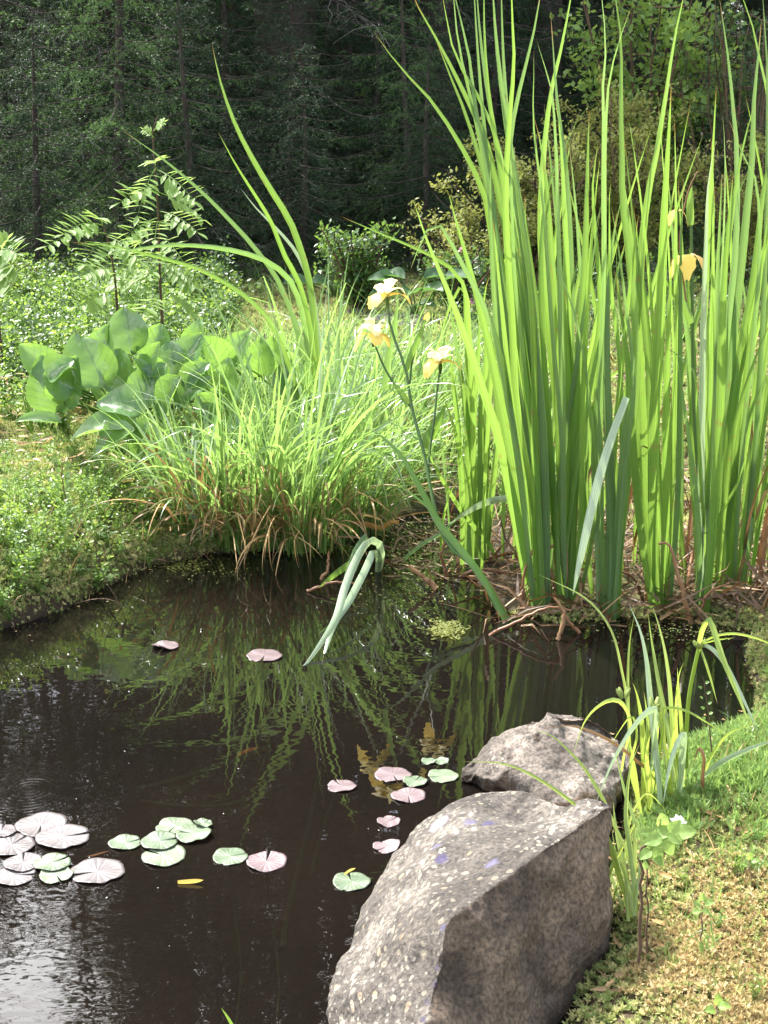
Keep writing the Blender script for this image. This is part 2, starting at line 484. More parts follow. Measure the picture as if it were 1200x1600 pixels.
def granite(name, dark, mid, light, spots, lichen_amt, fresh=None):
    m, t, out = new_mat(name)
    tc = nd(t, 'ShaderNodeTexCoord')
    ob = tc.outputs['Object']
    n1 = nd(t, 'ShaderNodeTexNoise'); n1.inputs['Scale'].default_value = 14; n1.inputs['Detail'].default_value = 9; n1.inputs['Roughness'].default_value = .7
    t.links.new(ob, n1.inputs['Vector'])
    r1 = ramp(t, [(.3, dark), (.52, mid), (.72, light)], n1.outputs['Fac'])
    n2 = nd(t, 'ShaderNodeTexNoise'); n2.inputs['Scale'].default_value = 190; n2.inputs['Detail'].default_value = 4
    t.links.new(ob, n2.inputs['Vector'])
    g = ramp(t, [(.36, (.5, .5, .5)), (.62, (1.3, 1.27, 1.22))], n2.outputs['Fac'])
    mx = nd(t, 'ShaderNodeMix', data_type='RGBA', blend_type='MULTIPLY'); mx.inputs['Factor'].default_value = .9
    t.links.new(r1.outputs[0], mx.inputs['A']); t.links.new(g.outputs[0], mx.inputs['B'])
    col = mx.outputs['Result']
    lich_mask = 1.0
    if fresh:   # browner fracture face, little lichen; warm lift painted in against the shade
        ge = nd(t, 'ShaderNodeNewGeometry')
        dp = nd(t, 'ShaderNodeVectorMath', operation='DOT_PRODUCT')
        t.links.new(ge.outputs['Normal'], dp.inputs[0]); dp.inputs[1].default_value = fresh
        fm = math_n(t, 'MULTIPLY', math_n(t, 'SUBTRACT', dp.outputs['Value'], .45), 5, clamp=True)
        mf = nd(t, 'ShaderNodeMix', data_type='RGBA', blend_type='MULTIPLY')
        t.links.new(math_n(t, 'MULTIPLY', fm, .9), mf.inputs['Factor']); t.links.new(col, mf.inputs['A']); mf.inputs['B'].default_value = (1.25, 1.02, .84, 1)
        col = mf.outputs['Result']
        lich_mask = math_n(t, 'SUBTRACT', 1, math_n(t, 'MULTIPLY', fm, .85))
    # round lichen patches
    wn = nd(t, 'ShaderNodeTexNoise'); wn.inputs['Scale'].default_value = 60; wn.inputs['Detail'].default_value = 3
    t.links.new(ob, wn.inputs['Vector'])
    wm = nd(t, 'ShaderNodeMix', data_type='RGBA'); wm.inputs['Factor'].default_value = .012
    t.links.new(ob, wm.inputs['A']); t.links.new(wn.outputs['Color'], wm.inputs['B'])
    lmn = nd(t, 'ShaderNodeTexNoise'); lmn.inputs['Scale'].default_value = 9; lmn.inputs['Detail'].default_value = 2
    t.links.new(ob, lmn.inputs['Vector'])
    for scale, thr, c in ((62, .3, (.42, .38, .29)), (120, .33, (.36, .33, .27)), (38, .2, (.44, .33, .22))):
        vo = nd(t, 'ShaderNodeTexVoronoi'); vo.inputs['Scale'].default_value = scale
        t.links.new(wm.outputs['Result'], vo.inputs['Vector'])
        pick = math_n(t, 'GREATER_THAN', math_n(t, 'ADD', nd_sep(t, vo.outputs['Color']), math_n(t, 'MULTIPLY_ADD', lmn.outputs['Fac'], 2.4, -1.2)), 1 - lichen_amt)
        ring = ramp(t, [(0, (.55, .55, .55)), (thr * .75, (.95, .95, .95)), (thr, (0, 0, 0))], vo.outputs['Distance'])
        f = math_n(t, 'MULTIPLY', math_n(t, 'MULTIPLY', math_n(t, 'MULTIPLY', ring.outputs[0], pick), .75), lich_mask)
        mm = nd(t, 'ShaderNodeMix', data_type='RGBA')
        t.links.new(f, mm.inputs['Factor']); t.links.new(col, mm.inputs['A']); mm.inputs['B'].default_value = (*c, 1)
        col = mm.outputs['Result']
    # damp waterline
    ge2 = nd(t, 'ShaderNodeNewGeometry')
    sz = nd(t, 'ShaderNodeSeparateXYZ')
    t.links.new(ge2.outputs['Position'], sz.inputs[0])
    dm = math_n(t, 'MULTIPLY', math_n(t, 'SUBTRACT', math_n(t, 'MULTIPLY_ADD', n1.outputs['Fac'], .05, .005), sz.outputs[2]), 60, clamp=True)
    md = nd(t, 'ShaderNodeMix', data_type='RGBA', blend_type='MULTIPLY')
    t.links.new(math_n(t, 'MULTIPLY', dm, .75), md.inputs['Factor']); t.links.new(col, md.inputs['A']); md.inputs['B'].default_value = (.3, .26, .2, 1)
    col = md.outputs['Result']
    # large weathered clouds
    nw = nd(t, 'ShaderNodeTexNoise'); nw.inputs['Scale'].default_value = 4.5; nw.inputs['Detail'].default_value = 5; nw.inputs['Roughness'].default_value = .6
    t.links.new(ob, nw.inputs['Vector'])
    rw = ramp(t, [(.36, (.55, .53, .51)), (.5, (1, .98, .96)), (.64, (1.4, 1.34, 1.26))], nw.outputs['Fac'])
    mw = nd(t, 'ShaderNodeMix', data_type='RGBA', blend_type='MULTIPLY'); mw.inputs['Factor'].default_value = 1
    t.links.new(col, mw.inputs['A']); t.links.new(rw.outputs[0], mw.inputs['B'])
    col = mw.outputs['Result']
    # stains at fixed spots of the stone
    for (pos, rad, c, amt) in spots:
        vd = nd(t, 'ShaderNodeVectorMath', operation='DISTANCE')
        t.links.new(wm.outputs['Result'], vd.inputs[0]); vd.inputs[1].default_value = pos
        fz = math_n(t, 'ADD', vd.outputs['Value'], math_n(t, 'MULTIPLY_ADD', n1.outputs['Fac'], rad * 1.6, -rad * .8))
        f = math_n(t, 'MULTIPLY', math_n(t, 'SUBTRACT', 1, math_n(t, 'DIVIDE', fz, rad), clamp=True), 2.2, clamp=True)
        f = math_n(t, 'MULTIPLY', f, amt)
        mm = nd(t, 'ShaderNodeMix', data_type='RGBA')
        t.links.new(f, mm.inputs['Factor']); t.links.new(col, mm.inputs['A']); mm.inputs['B'].default_value = (*c, 1)
        col = mm.outputs['Result']
    p = nd(t, 'ShaderNodeBsdfPrincipled')
    t.links.new(col, p.inputs['Base Color'])
    p.inputs['Roughness'].default_value = .85
    p.inputs['Specular IOR Level'].default_value = .35
    n3 = nd(t, 'ShaderNodeTexNoise'); n3.inputs['Scale'].default_value = 75; n3.inputs['Detail'].default_value = 10; n3.inputs['Roughness'].default_value = .7
    t.links.new(ob, n3.inputs['Vector'])
    b = nd(t, 'ShaderNodeBump'); b.inputs['Strength'].default_value = 1.0; b.inputs['Distance'].default_value = .009
    t.links.new(n3.outputs['Fac'], b.inputs['Height'])
    t.links.new(b.outputs[0], p.inputs['Normal'])
    t.links.new(p.outputs[0], out.inputs[0])
    return m

def nd_sep(t, c):
    s = nd(t, 'ShaderNodeSeparateColor')
    t.links.new(c, s.inputs[0])
    return s.outputs[0]

# ------------------------------------------------------------------ terrain
shore = [(-200, 1012), (0, 985), (110, 950), (190, 905), (250, 880), (340, 866), (450, 858), (540, 838), (610, 818), (670, 800), (735, 800),
         (745, 850), (740, 905), (790, 955), (870, 975), (960, 968), (1060, 968), (1120, 975), (1168, 985), (1172, 1040), (1180, 1100), (1165, 1140),
         (1100, 1160), (1020, 1180), (985, 1260), (962, 1350), (945, 1450), (900, 1560), (850, 1660), (790, 1800)]
POND = np.array([G(x, y)[:2] for x, y in shore] + [(0.0, .95), (-.25, .62), (-1.2, .35), (-2.1, 1.0), (-2.1, 2.2)])

def pond_sd(x, y):
    x, y = np.asarray(x, float), np.asarray(y, float)
    d2 = np.full(x.shape, 1e9)
    ins = np.zeros(x.shape, bool)
    n = len(POND)
    for i in range(n):
        ax, ay = POND[i]; bx, by = POND[(i + 1) % n]
        ex, ey = bx - ax, by - ay
        tt = np.clip(((x - ax) * ex + (y - ay) * ey) / (ex * ex + ey * ey), 0, 1)
        d2 = np.minimum(d2, (x - ax - tt * ex) ** 2 + (y - ay - tt * ey) ** 2)
        cr = (ay > y) != (by > y)
        xi = ex * (y - ay) / (by - ay if by != ay else 1e-9) + ax
        ins ^= cr & (x < xi)
    d = np.sqrt(d2)
    return np.where(ins, -d, d)

_ph = np.random.default_rng(3).uniform(0, TAU, (40, 2))
_dr = np.random.default_rng(4).uniform(0, TAU, 40)
def lumps(x, y, f0, n=10, o=0):
    s = np.zeros(np.shape(x))
    for i in range(n):
        k = f0 * (1 + .37 * i)
        a = _dr[(i + o) % 40]
        s = s + np.sin(k * (np.cos(a) * x + np.sin(a) * y) + _ph[(i + o) % 40, 0]) / (1 + .35 * i)
    return s / 3

def sstep(a, b, v):
    t = np.clip((v - a) / (b - a), 0, 1)
    return t * t * (3 - 2 * t)

def hgt(x, y):
    x, y = np.asarray(x, float), np.asarray(y, float)
    d = pond_sd(x, y) + .013 * lumps(x, y, 26, o=7)
    mud = sstep(-.02, .12, x) * sstep(2.45, 2.6, y) * (1 - sstep(3.5, 4.2, y)) * (1 - sstep(.95, 1.15, x))
    sed = sstep(-.75, -.55, x) * (1 - mud) * sstep(2.9, 3.05, y) * (1 - sstep(3.6, 4.2, y))
    B = .135 * (1 - mud) + .012 * mud
    B = B * (1 - .45 * sed)
    near = (1 - sstep(2.2, 2.5, y)) * sstep(.1, .3, x)
    B = B * (1 - near) + .085 * near
    do = np.maximum(d, 0)
    h = B * (1 - np.exp(-do / (.055 + .075 * near))) + .028 * np.clip(do - .05, 0, 4) * (1 - mud * .8) + .010 * np.clip(y - 5, 0, 40)
    amp = (1 - np.exp(-do / .12)) * (1 - .6 * mud)
    h = h + amp * (.018 * lumps(x, y, 9) + .008 * lumps(x, y, 31, o=11))
    far = sstep(10, 40, np.hypot(x, y))
    h = h + far * .4 * lumps(x, y, .12, 6)
    h = np.where(d < 0, -.34 * (1 - np.exp(np.minimum(d, 0) / .13)) - .004, h)
    return h

def axis(lo, hi, fine_lo, fine_hi, step):
    core = np.arange(fine_lo, fine_hi, step)
    def wing(start, end, s0):
        out, p, s_ = [], start, s0
        while abs(p - start) < abs(end - start):
            s_ *= 1.16
            p += s_ if end > start else -s_
            out.append(p)
        return out
    return np.array(wing(fine_lo, lo, step)[::-1] + list(core) + wing(fine_hi, hi, step))
gx = axis(-260, 260, -2.3, 2.3, .022)
gy = axis(-120, 420, .5, 5.2, .022)
XX, YY = np.meshgrid(gx, gy)
ZZ = hgt(XX, YY)
nx, ny = len(gx), len(gy)
i, j = np.meshgrid(np.arange(ny - 1), np.arange(nx - 1), indexing='ij')
gF = np.stack([i * nx + j, i * nx + j + 1, (i + 1) * nx + j + 1, (i + 1) * nx + j], -1).reshape(-1, 4)

m, t, out = new_mat('forest_soil')
tc = nd(t, 'ShaderNodeTexCoord')
n1 = nd(t, 'ShaderNodeTexNoise'); n1.inputs['Scale'].default_value = 3.0; n1.inputs['Detail'].default_value = 8
n2 = nd(t, 'ShaderNodeTexNoise'); n2.inputs['Scale'].default_value = 45; n2.inputs['Detail'].default_value = 8
t.links.new(tc.outputs['Object'], n1.inputs['Vector']); t.links.new(tc.outputs['Object'], n2.inputs['Vector'])
f = math_n(t, 'ADD', math_n(t, 'MULTIPLY', n1.outputs['Fac'], .6), math_n(t, 'MULTIPLY', n2.outputs['Fac'], .4))
r = ramp(t, [(.3, (.02, .014, .008)), (.45, (.055, .04, .02)), (.55, (.10, .11, .03)), (.68, (.20, .17, .07)), (.8, (.24, .18, .11))], f)
sep = nd(t, 'ShaderNodeSeparateXYZ'); t.links.new(tc.outputs['Object'], sep.inputs[0])
wet = math_n(t, 'SUBTRACT', 1, math_n(t, 'MULTIPLY', math_n(t, 'ADD', sep.outputs[2], .0), 40, clamp=True))
mx = nd(t, 'ShaderNodeMix', data_type='RGBA'); t.links.new(wet, mx.inputs['Factor'])
t.links.new(r.outputs[0], mx.inputs['A'])
r2 = ramp(t, [(.3, (.012, .008, .005)), (.7, (.04, .026, .015))], n2.outputs['Fac'])
t.links.new(r2.outputs[0], mx.inputs['B'])
p = nd(t, 'ShaderNodeBsdfPrincipled'); t.links.new(mx.outputs['Result'], p.inputs['Base Color'])
p.inputs['Roughness'].default_value = .9
p.inputs['Specular IOR Level'].default_value = .25
b = nd(t, 'ShaderNodeBump'); b.inputs['Strength'].default_value = .9; b.inputs['Distance'].default_value = .015
t.links.new(n2.outputs['Fac'], b.inputs['Height']); t.links.new(b.outputs[0], p.inputs['Normal'])
t.links.new(p.outputs[0], out.inputs[0])
ground = mesh_np('ground', np.stack([XX.ravel(), YY.ravel(), ZZ.ravel()], -1), gF, m)
tag(ground, 'mossy brown forest ground with a hollow holding the pond', 'ground', kind='structure')

# ------------------------------------------------------------------ water
m, t, out = new_mat('pond_water')
tc = nd(t, 'ShaderNodeTexCoord')
ob = tc.outputs['Object']
mp = nd(t, 'ShaderNodeMapping'); mp.inputs['Scale'].default_value = (38, 52, 1)
t.links.new(ob, mp.inputs[0])
n1 = nd(t, 'ShaderNodeTexNoise'); n1.inputs['Scale'].default_value = 1.0; n1.inputs['Detail'].default_value = .6; n1.inputs['Roughness'].default_value = .4
t.links.new(mp.outputs[0], n1.inputs['Vector'])
n0 = nd(t, 'ShaderNodeTexNoise'); n0.inputs['Scale'].default_value = 3.2; n0.inputs['Detail'].default_value = 1
t.links.new(ob, n0.inputs['Vector'])
height = math_n(t, 'MULTIPLY', n1.outputs['Fac'], math_n(t, 'MULTIPLY_ADD', n0.outputs['Fac'], .5, .05))
for (px, py, k, reach, amp) in ((45, 1232, 640, .12, .20), (-60, 1480, 420, .20, .10)):
    c = G(px, py)
    vd = nd(t, 'ShaderNodeVectorMath', operation='DISTANCE')
    t.links.new(ob, vd.inputs[0]); vd.inputs[1].default_value = (c[0], c[1], 0)
    rr = vd.outputs['Value']
    wv = math_n(t, 'SINE', math_n(t, 'MULTIPLY', math_n(t, 'ADD', rr, math_n(t, 'MULTIPLY', n0.outputs['Fac'], .03)), k))
    fall = math_n(t, 'POWER', math_n(t, 'SUBTRACT', 1, math_n(t, 'DIVIDE', rr, reach), clamp=True), 1.2)
    height = math_n(t, 'ADD', height, math_n(t, 'MULTIPLY', math_n(t, 'MULTIPLY', wv, fall), amp * .5))
c = G(0, 1540)
vd = nd(t, 'ShaderNodeVectorMath', operation='DISTANCE')
t.links.new(ob, vd.inputs[0]); vd.inputs[1].default_value = (c[0], c[1], 0)
lv = math_n(t, 'SUBTRACT', 1, math_n(t, 'DIVIDE', vd.outputs['Value'], .34), clamp=True)
mp2 = nd(t, 'ShaderNodeMapping'); mp2.inputs['Scale'].default_value = (34, 62, 1)
t.links.new(ob, mp2.inputs[0])
n9 = nd(t, 'ShaderNodeTexNoise'); n9.inputs['Scale'].default_value = 1.0; n9.inputs['Detail'].default_value = 1
t.links.new(mp2.outputs[0], n9.inputs['Vector'])
height = math_n(t, 'ADD', height, math_n(t, 'MULTIPLY', math_n(t, 'MULTIPLY', n9.outputs['Fac'], lv), .8))
b = nd(t, 'ShaderNodeBump'); b.inputs['Strength'].default_value = 1.0; b.inputs['Distance'].default_value = .00042
t.links.new(height, b.inputs['Height'])
fr = nd(t, 'ShaderNodeFresnel'); fr.inputs['IOR'].default_value = 1.34
t.links.new(b.outputs[0], fr.inputs['Normal'])
gl = nd(t, 'ShaderNodeBsdfGlossy'); gl.inputs['Roughness'].default_value = .004
t.links.new(b.outputs[0], gl.inputs['Normal'])
df = nd(t, 'ShaderNodeBsdfDiffuse')
n4 = nd(t, 'ShaderNodeTexNoise'); n4.inputs['Scale'].default_value = 2.2; n4.inputs['Detail'].default_value = 3
t.links.new(ob, n4.inputs['Vector'])
rc = ramp(t, [(.35, (.0076, .0062, .005)), (.7, (.0112, .0083, .0064))], n4.outputs['Fac'])
t.links.new(rc.outputs[0], df.inputs['Color'])
tr = nd(t, 'ShaderNodeBsdfTransparent'); tr.inputs['Color'].default_value = (.36, .31, .26, 1)
m1 = nd(t, 'ShaderNodeMixShader'); m1.inputs[0].default_value = .45
t.links.new(df.outputs[0], m1.inputs[1]); t.links.new(tr.outputs[0], m1.inputs[2])
m2 = nd(t, 'ShaderNodeMixShader')
t.links.new(math_n(t, 'MULTIPLY', fr.outputs[0], 1.45, clamp=True), m2.inputs[0])
t.links.new(m1.outputs[0], m2.inputs[1]); t.links.new(gl.outputs[0], m2.inputs[2])
t.links.new(m2.outputs[0], out.inputs[0])
wx = np.linspace(-2.3, 1.3, 40); wy = np.linspace(.2, 4.2, 44)
WX, WY = np.meshgrid(wx, wy)
i, j = np.meshgrid(np.arange(43), np.arange(39), indexing='ij')
wF = np.stack([i * 40 + j, i * 40 + j + 1, (i + 1) * 40 + j + 1, (i + 1) * 40 + j], -1).reshape(-1, 4)
water = mesh_np('water', np.stack([WX.ravel(), WY.ravel(), 0 * WX.ravel()], -1), wF, m)
tag(water, 'still dark brown pond water mirroring the plants', 'pond', kind='structure')

# ------------------------------------------------------------------ boulders
def boulder(name, pts, mat, label, seed, sub=7, amp=.012, cat='boulder', bev=.004, group=None, res=.0045, smooth=1, chips=14, dents=()):
    import bmesh
    bm = bmesh.new()
    base = np.mean(pts, axis=0); base[2] = min(p[2] for p in pts)
    for p_ in pts: bm.verts.new(Vector(p_) - Vector(base))
    bmesh.ops.convex_hull(bm, input=bm.verts[:])
    bmesh.ops.dissolve_limit(bm, angle_limit=.12, verts=bm.verts[:], edges=bm.edges[:])
    rg = np.random.default_rng(seed + 50)
    for _ in range(chips):
        nv = Vector(nrm(rg.normal(size=3) * [1, 1, .8] + [0, 0, .25]))
        far = max(v.co.dot(nv) for v in bm.verts)
        near_ = min(v.co.dot(nv) for v in bm.verts)
        cut = far - (far - near_) * rg.uniform(.015, .05)
        geom = bm.verts[:] + bm.edges[:] + bm.faces[:]
        rs = bmesh.ops.bisect_plane(bm, geom=geom, plane_co=nv * cut, plane_no=nv, clear_outer=True)
        es = [e_ for e_ in rs['geom_cut'] if isinstance(e_, bmesh.types.BMEdge)]
        if es: bmesh.ops.contextual_create(bm, geom=es)
    bmesh.ops.recalc_face_normals(bm, faces=bm.faces[:])
    if bev: bmesh.ops.bevel(bm, geom=bm.edges[:] + bm.verts[:], offset=bev, segments=2, profile=.6, affect='EDGES')
    bmesh.ops.triangulate(bm, faces=bm.faces[:])
    tm = bpy.data.meshes.new('hull')
    bm.to_mesh(tm); bm.free()
    to = bpy.data.objects.new('hull', tm)
    C.objects.link(to)
    rm = to.modifiers.new('remesh', 'REMESH')
    rm.mode = 'VOXEL'; rm.voxel_size = res
    dg_ = bpy.context.evaluated_depsgraph_get()
    bm = bmesh.new()
    bm.from_object(to, dg_)
    bpy.data.objects.remove(to); bpy.data.meshes.remove(tm)
    for _ in range(smooth):
        bmesh.ops.smooth_vert(bm, verts=bm.verts[:], factor=.5, use_axis_x=True, use_axis_y=True, use_axis_z=True)
    bm.normal_update()
    so = Vector((seed * 3.1, seed * 1.7, seed * .9))
    disp = []
    for v in bm.verts:
        p_ = v.co
        a = noise.fractal(p_ * 5 + so, .9, 2.1, 5) * 1.5
        rdg = abs(noise.noise(p_ * 7 + so * 2)) * 1.3 + abs(noise.noise(p_ * 17 + so)) * .6 + max(0, .07 - abs(noise.noise(p_ * 4.2 + so * 3))) * 7
        c = noise.fractal(p_ * 38 + so, .8, 2.1, 3) * .22
        disp.append((v, v.normal * amp * (a - rdg + c)))
    for v, d_ in disp: v.co += d_
    for (dc, dr_, dv) in dents:
        dc = Vector([float(q) for q in dc]) - Vector(base)
        for v in bm.verts:
            k_ = (v.co - dc).length / dr_
            if k_ < 1: v.co += Vector(dv) * (1 - k_ * k_) ** 2
    me = bpy.data.meshes.new(name)
    bm.to_mesh(me); bm.free()
    me.polygons.foreach_set('use_smooth', np.ones(len(me.polygons), bool))
    if mat: me.materials.append(mat)
    o = bpy.data.objects.new(name, me)
    o.location = base
    C.objects.link(o)
    return tag(o, label, cat, group)

b1 = [AY(705, 1436, 1.25), AY(748, 1405, 1.29), AY(862, 1328, 1.38), AY(905, 1308, 1.43), AY(966, 1236, 1.48), AY(954, 1290, 1.455),
      AY(860, 1278, 1.56), AY(795, 1226, 1.62), AY(745, 1228, 1.63), AY(700, 1245, 1.62), AY(640, 1300, 1.59), AY(668, 1372, 1.375), AY(610, 1420, 1.44),
      AY(582, 1388, 1.55), AY(520, 1540, 1.36), AY(500, 1600, 1.29), AY(560, 1720, 1.2), AY(645, 1690, 1.13),
      AY(952, 1490, 1.41), AY(940, 1560, 1.36), AY(895, 1610, 1.30), AY(850, 1740, 1.24),
      AY(945, 1300, 1.55), AY(940, 1500, 1.6), (.02, 1.55, -.06), (.16, 1.66, -.06), (.27, 1.5, -.05), (.03, 1.16, -.06), (.2, 1.4, -.05)]
PUR = (.11, .10, .17)
PALEP = (.36, .34, .45)
stain_px = [(693, 1280, .016, PALEP, .8), (742, 1282, .010, PUR, .8), (770, 1283, .010, (.05, .04, .10), .85), (690, 1318, .010, PUR, .75), (698, 1335, .010, (.05, .04, .10), .85),
            (776, 1342, .011, PUR, .8), (699, 1437, .008, PUR, .75), (694, 1470, .008, (.08, .07, .16), .85), (688, 1500, .0075, (.07, .06, .11), .85), (682, 1525, .0075, (.07, .06, .11), .85),
            (676, 1550, .0075, (.06, .05, .09), .85), (668, 1580, .0075, (.06, .05, .09), .85)]
bo = boulder('boulder', b1, None, 'large angular grey granite boulder with purple stains and lichen at the water edge', 2, amp=.009, smooth=0, res=.004, chips=7, dents=[(AY(862, 1282, 1.53), .075, (0, 0, -.035)), (AY(800, 1262, 1.55), .05, (0, 0, -.012)), (AY(625, 1545, 1.28), .06, (.012, .012, -.006))])
b1_spots = []
for (px, py, r_, c_, a_) in stain_px:
    ok_, hit, _n, _f = bo.ray_cast(Vector(CAM) - bo.location, Vector(ray(px, py)).normalized())
    if ok_: b1_spots.append((tuple(hit), r_, c_, a_))
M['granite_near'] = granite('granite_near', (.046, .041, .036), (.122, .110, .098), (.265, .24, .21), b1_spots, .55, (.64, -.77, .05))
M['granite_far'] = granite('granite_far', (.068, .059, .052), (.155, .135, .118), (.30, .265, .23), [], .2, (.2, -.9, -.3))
M['granite_dark'] = granite('granite_brown', (.05, .042, .036), (.10, .085, .075), (.17, .15, .135), [], .2)
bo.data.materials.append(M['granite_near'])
b2 = [AY(706, 1214, 1.92), AY(722, 1182, 1.95), AY(775, 1138, 1.98), AY(812, 1112, 1.97), AY(842, 1088, 1.94), AY(918, 1096, 1.97), AY(968, 1130, 1.95), AY(1000, 1165, 1.93),
      AY(990, 1205, 1.87), AY(950, 1243, 1.79), AY(880, 1252, 1.765), AY(800, 1222, 1.83), AY(740, 1200, 1.90), AY(850, 1150, 1.88), AY(900, 1160, 1.87),
      (.11, 1.95, -.06), (.2, 1.86, -.06), (.3, 1.83, -.06), (.38, 1.85, -.06), (.42, 2.05, -.06), (.22, 2.15, -.06)]
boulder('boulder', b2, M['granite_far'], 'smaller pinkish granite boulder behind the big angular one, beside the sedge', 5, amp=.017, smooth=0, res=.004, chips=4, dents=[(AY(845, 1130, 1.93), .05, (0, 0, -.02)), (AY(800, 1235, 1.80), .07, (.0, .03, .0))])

def stone(px, py, z, wpx, hpx, mat, label, seed, cat='stone', squash=.6):
    c = G(px, py, z)
    s_ = (c[1] / CP) / FPX
    a, hh = wpx * s_ / 2, hpx * s_
    rg = np.random.default_rng(seed)
    pts = []
    for k in range(26):
        v = nrm(rg.normal(size=3))
        pts.append(c + v * np.array([a, a * squash, hh]) * rg.uniform(.85, 1.1))
    return boulder('stone', pts, mat, label, seed, 5, .006, cat, bev=.003, chips=5)
stone(792, 765, .0, 80, 55, M['granite_far'], 'pale pinkish stone half hidden behind the iris leaves', 21)
stone(1205, 800, .03, 60, 60, M['granite_near'], 'grey stone among brown stalks at the edge of the iris bed', 22)
stone(625, 512, .2, 130, 26, M['granite_dark'], 'low flat brown rock in the moss behind the yellow flowers', 23, squash=.9)
stone(560, 500, .2, 70, 20, M['granite_dark'], 'small flat rock in the moss beside the reed clump', 24, squash=.9)
stone(1150, 1000, .0, 40, 22, M['granite_dark'], 'dark wet stone at the water edge under the mossy corner bank', 25)
stone(985, 440, .25, 120, 40, M['granite_dark'], 'dark rock in the litter behind the iris leaves', 26, squash=.8)

# ------------------------------------------------------------------ blades
def blade_geo(P, wd, yaw=0.0, twist=0.0, fold=.18, prof='iris', nrm0=None):
    P = np.asarray(P, float)
    n = len(P)
    s_ = np.linspace(0, 1, n)
    T = nrm(np.gradient(P, axis=0))
    a = yaw + twist * s_
    N0 = np.stack([np.sin(a), -np.cos(a), np.full(n, .12)], -1)
    S = nrm(np.cross(T, N0))
    Nn = nrm(np.cross(S, T))
    if prof == 'iris':
        pw = (.82 + .3 * np.sin(np.pi * np.clip(s_ * .9 + .1, 0, 1))) * np.clip(1 - s_ ** 4.2, 0, 1)
    elif prof == 'blunt':
        pw = (.8 + .3 * np.sin(np.pi * s_)) * np.clip(1 - s_ ** 9, .03, 1)
    else:
        pw = (.7 + .45 * np.sin(np.pi * np.clip(s_ * .8 + .12, 0, 1))) * np.clip(1 - s_ ** 2.6, 0, 1)
    hw = wd / 2 * pw
    L = P - S * hw[:, None]; R = P + S * hw[:, None]; Mi = P + Nn * (hw * fold * 2)[:, None]
    V = np.stack([L, Mi, R], 1).reshape(-1, 3)
    i, j = np.meshgrid(np.arange(n - 1), np.arange(2), indexing='ij')
    F = np.stack([i * 3 + j, i * 3 + j + 1, (i + 1) * 3 + j + 1, (i + 1) * 3 + j], -1).reshape(-1, 4)
    uv = np.stack([np.tile([0, .5, 1], n), np.repeat(s_, 3)], -1)
    return V, F, uv

def trace_pts(pts, Y0, dY=0.0, n=22, bow=0.0):
    q = catmull(np.array(pts, float), n)
    s_ = np.linspace(0, 1, n)
    return np.array([AY(q[k, 0], q[k, 1], Y0 + dY * s_[k] + bow * math.sin(math.pi * s_[k])) for k in range(n)])

def traced_blade(par, pts, wpx, mat, Y0, dY=0.0, yaw=None, twist=None, name='leaf', prof='iris', bow=0.0, fold=.18, n=22, sink=.06, label=None):
    P = trace_pts(pts, Y0, dY, n, bow)
    if sink:
        d0 = nrm(P[0] - P[1]); d0 = nrm(d0 + np.array([0, 0, -.6]))
        P = np.vstack([P[0] + d0 * sink, P])
    yaw = random.uniform(-.6, .8) if yaw is None else yaw
    twist = random.uniform(-.5, .5) if twist is None else twist
    wd = wpx * (Y0 / CP) / FPX / max(.6, math.cos(yaw + twist * .5))
    V, F, uv = blade_geo(P, wd, yaw, twist, fold, prof)
    o = mesh_np(name, V, F, mat, par, uv, np.full(len(V), random.random()))
    if label: o['label'] = label
    return o

def free_blade(par, base, az, L, lean, droop, wd, mat, name='leaf', prof='grass', n=14, yaw=None, kink=None, fold=.2):
    """blade from a base point: leaves at angle `lean` from vertical towards azimuth az, bends over by `droop` radians along its length"""
    s_ = np.linspace(0, 1, n)
    ang = lean + droop * s_ ** 1.7
    if kink: ang = ang + np.where(s_ > kink[0], kink[1], 0)
    ds = L / (n - 1)
    hx = np.concatenate([[0], np.cumsum(np.sin(ang[:-1]) * ds)])
    hz = np.concatenate([[0], np.cumsum(np.cos(ang[:-1]) * ds)])
    wob = np.sin(s_ * 3 + random.random() * 6) * .012 * L
    d = np.array([math.cos(az), math.sin(az)]); q = np.array([-d[1], d[0]])
    P = np.stack([base[0] + d[0] * hx + q[0] * wob, base[1] + d[1] * hx + q[1] * wob, base[2] + hz], -1)
    T = nrm(np.gradient(P, axis=0))
    V, F, uv = None, None, None
    # blade lies across its bending plane
    S = np.tile(np.array([q[0], q[1], 0]), (n, 1))
    tw = (random.uniform(-.9, .9) if yaw is None else yaw)
    Nn = nrm(np.cross(S, T))
    S2 = nrm(S * math.cos(tw) + Nn * math.sin(tw)); N2 = nrm(np.cross(S2, T))
    pw = (.7 + .45 * np.sin(np.pi * np.clip(s_ * .8 + .12, 0, 1))) * np.clip(1 - s_ ** 2.6, 0, 1) if prof == 'grass' else (.85 + .25 * np.sin(np.pi * s_)) * np.clip(1 - s_ ** 5, 0, 1)
    hw = wd / 2 * pw
    V = np.stack([P - S2 * hw[:, None], P + N2 * (hw * fold * 2)[:, None], P + S2 * hw[:, None]], 1).reshape(-1, 3)
    i, j = np.meshgrid(np.arange(n - 1), np.arange(2), indexing='ij')
    F = np.stack([i * 3 + j, i * 3 + j + 1, (i + 1) * 3 + j + 1, (i + 1) * 3 + j], -1).reshape(-1, 4)
    uv = np.stack([np.tile([0, .5, 1], n), np.repeat(s_, 3)], -1)
    if par is None: return V, F, uv
    return mesh_np(name, V, F, mat, par, uv, np.full(len(V), random.random()))

# ------------------------------------------------------------------ yellow flag iris bed
IG = 'yellow flag iris plants standing at the pond edge'
IR, GR, PA = M['iris'], M['iris_grey'], M['pale']

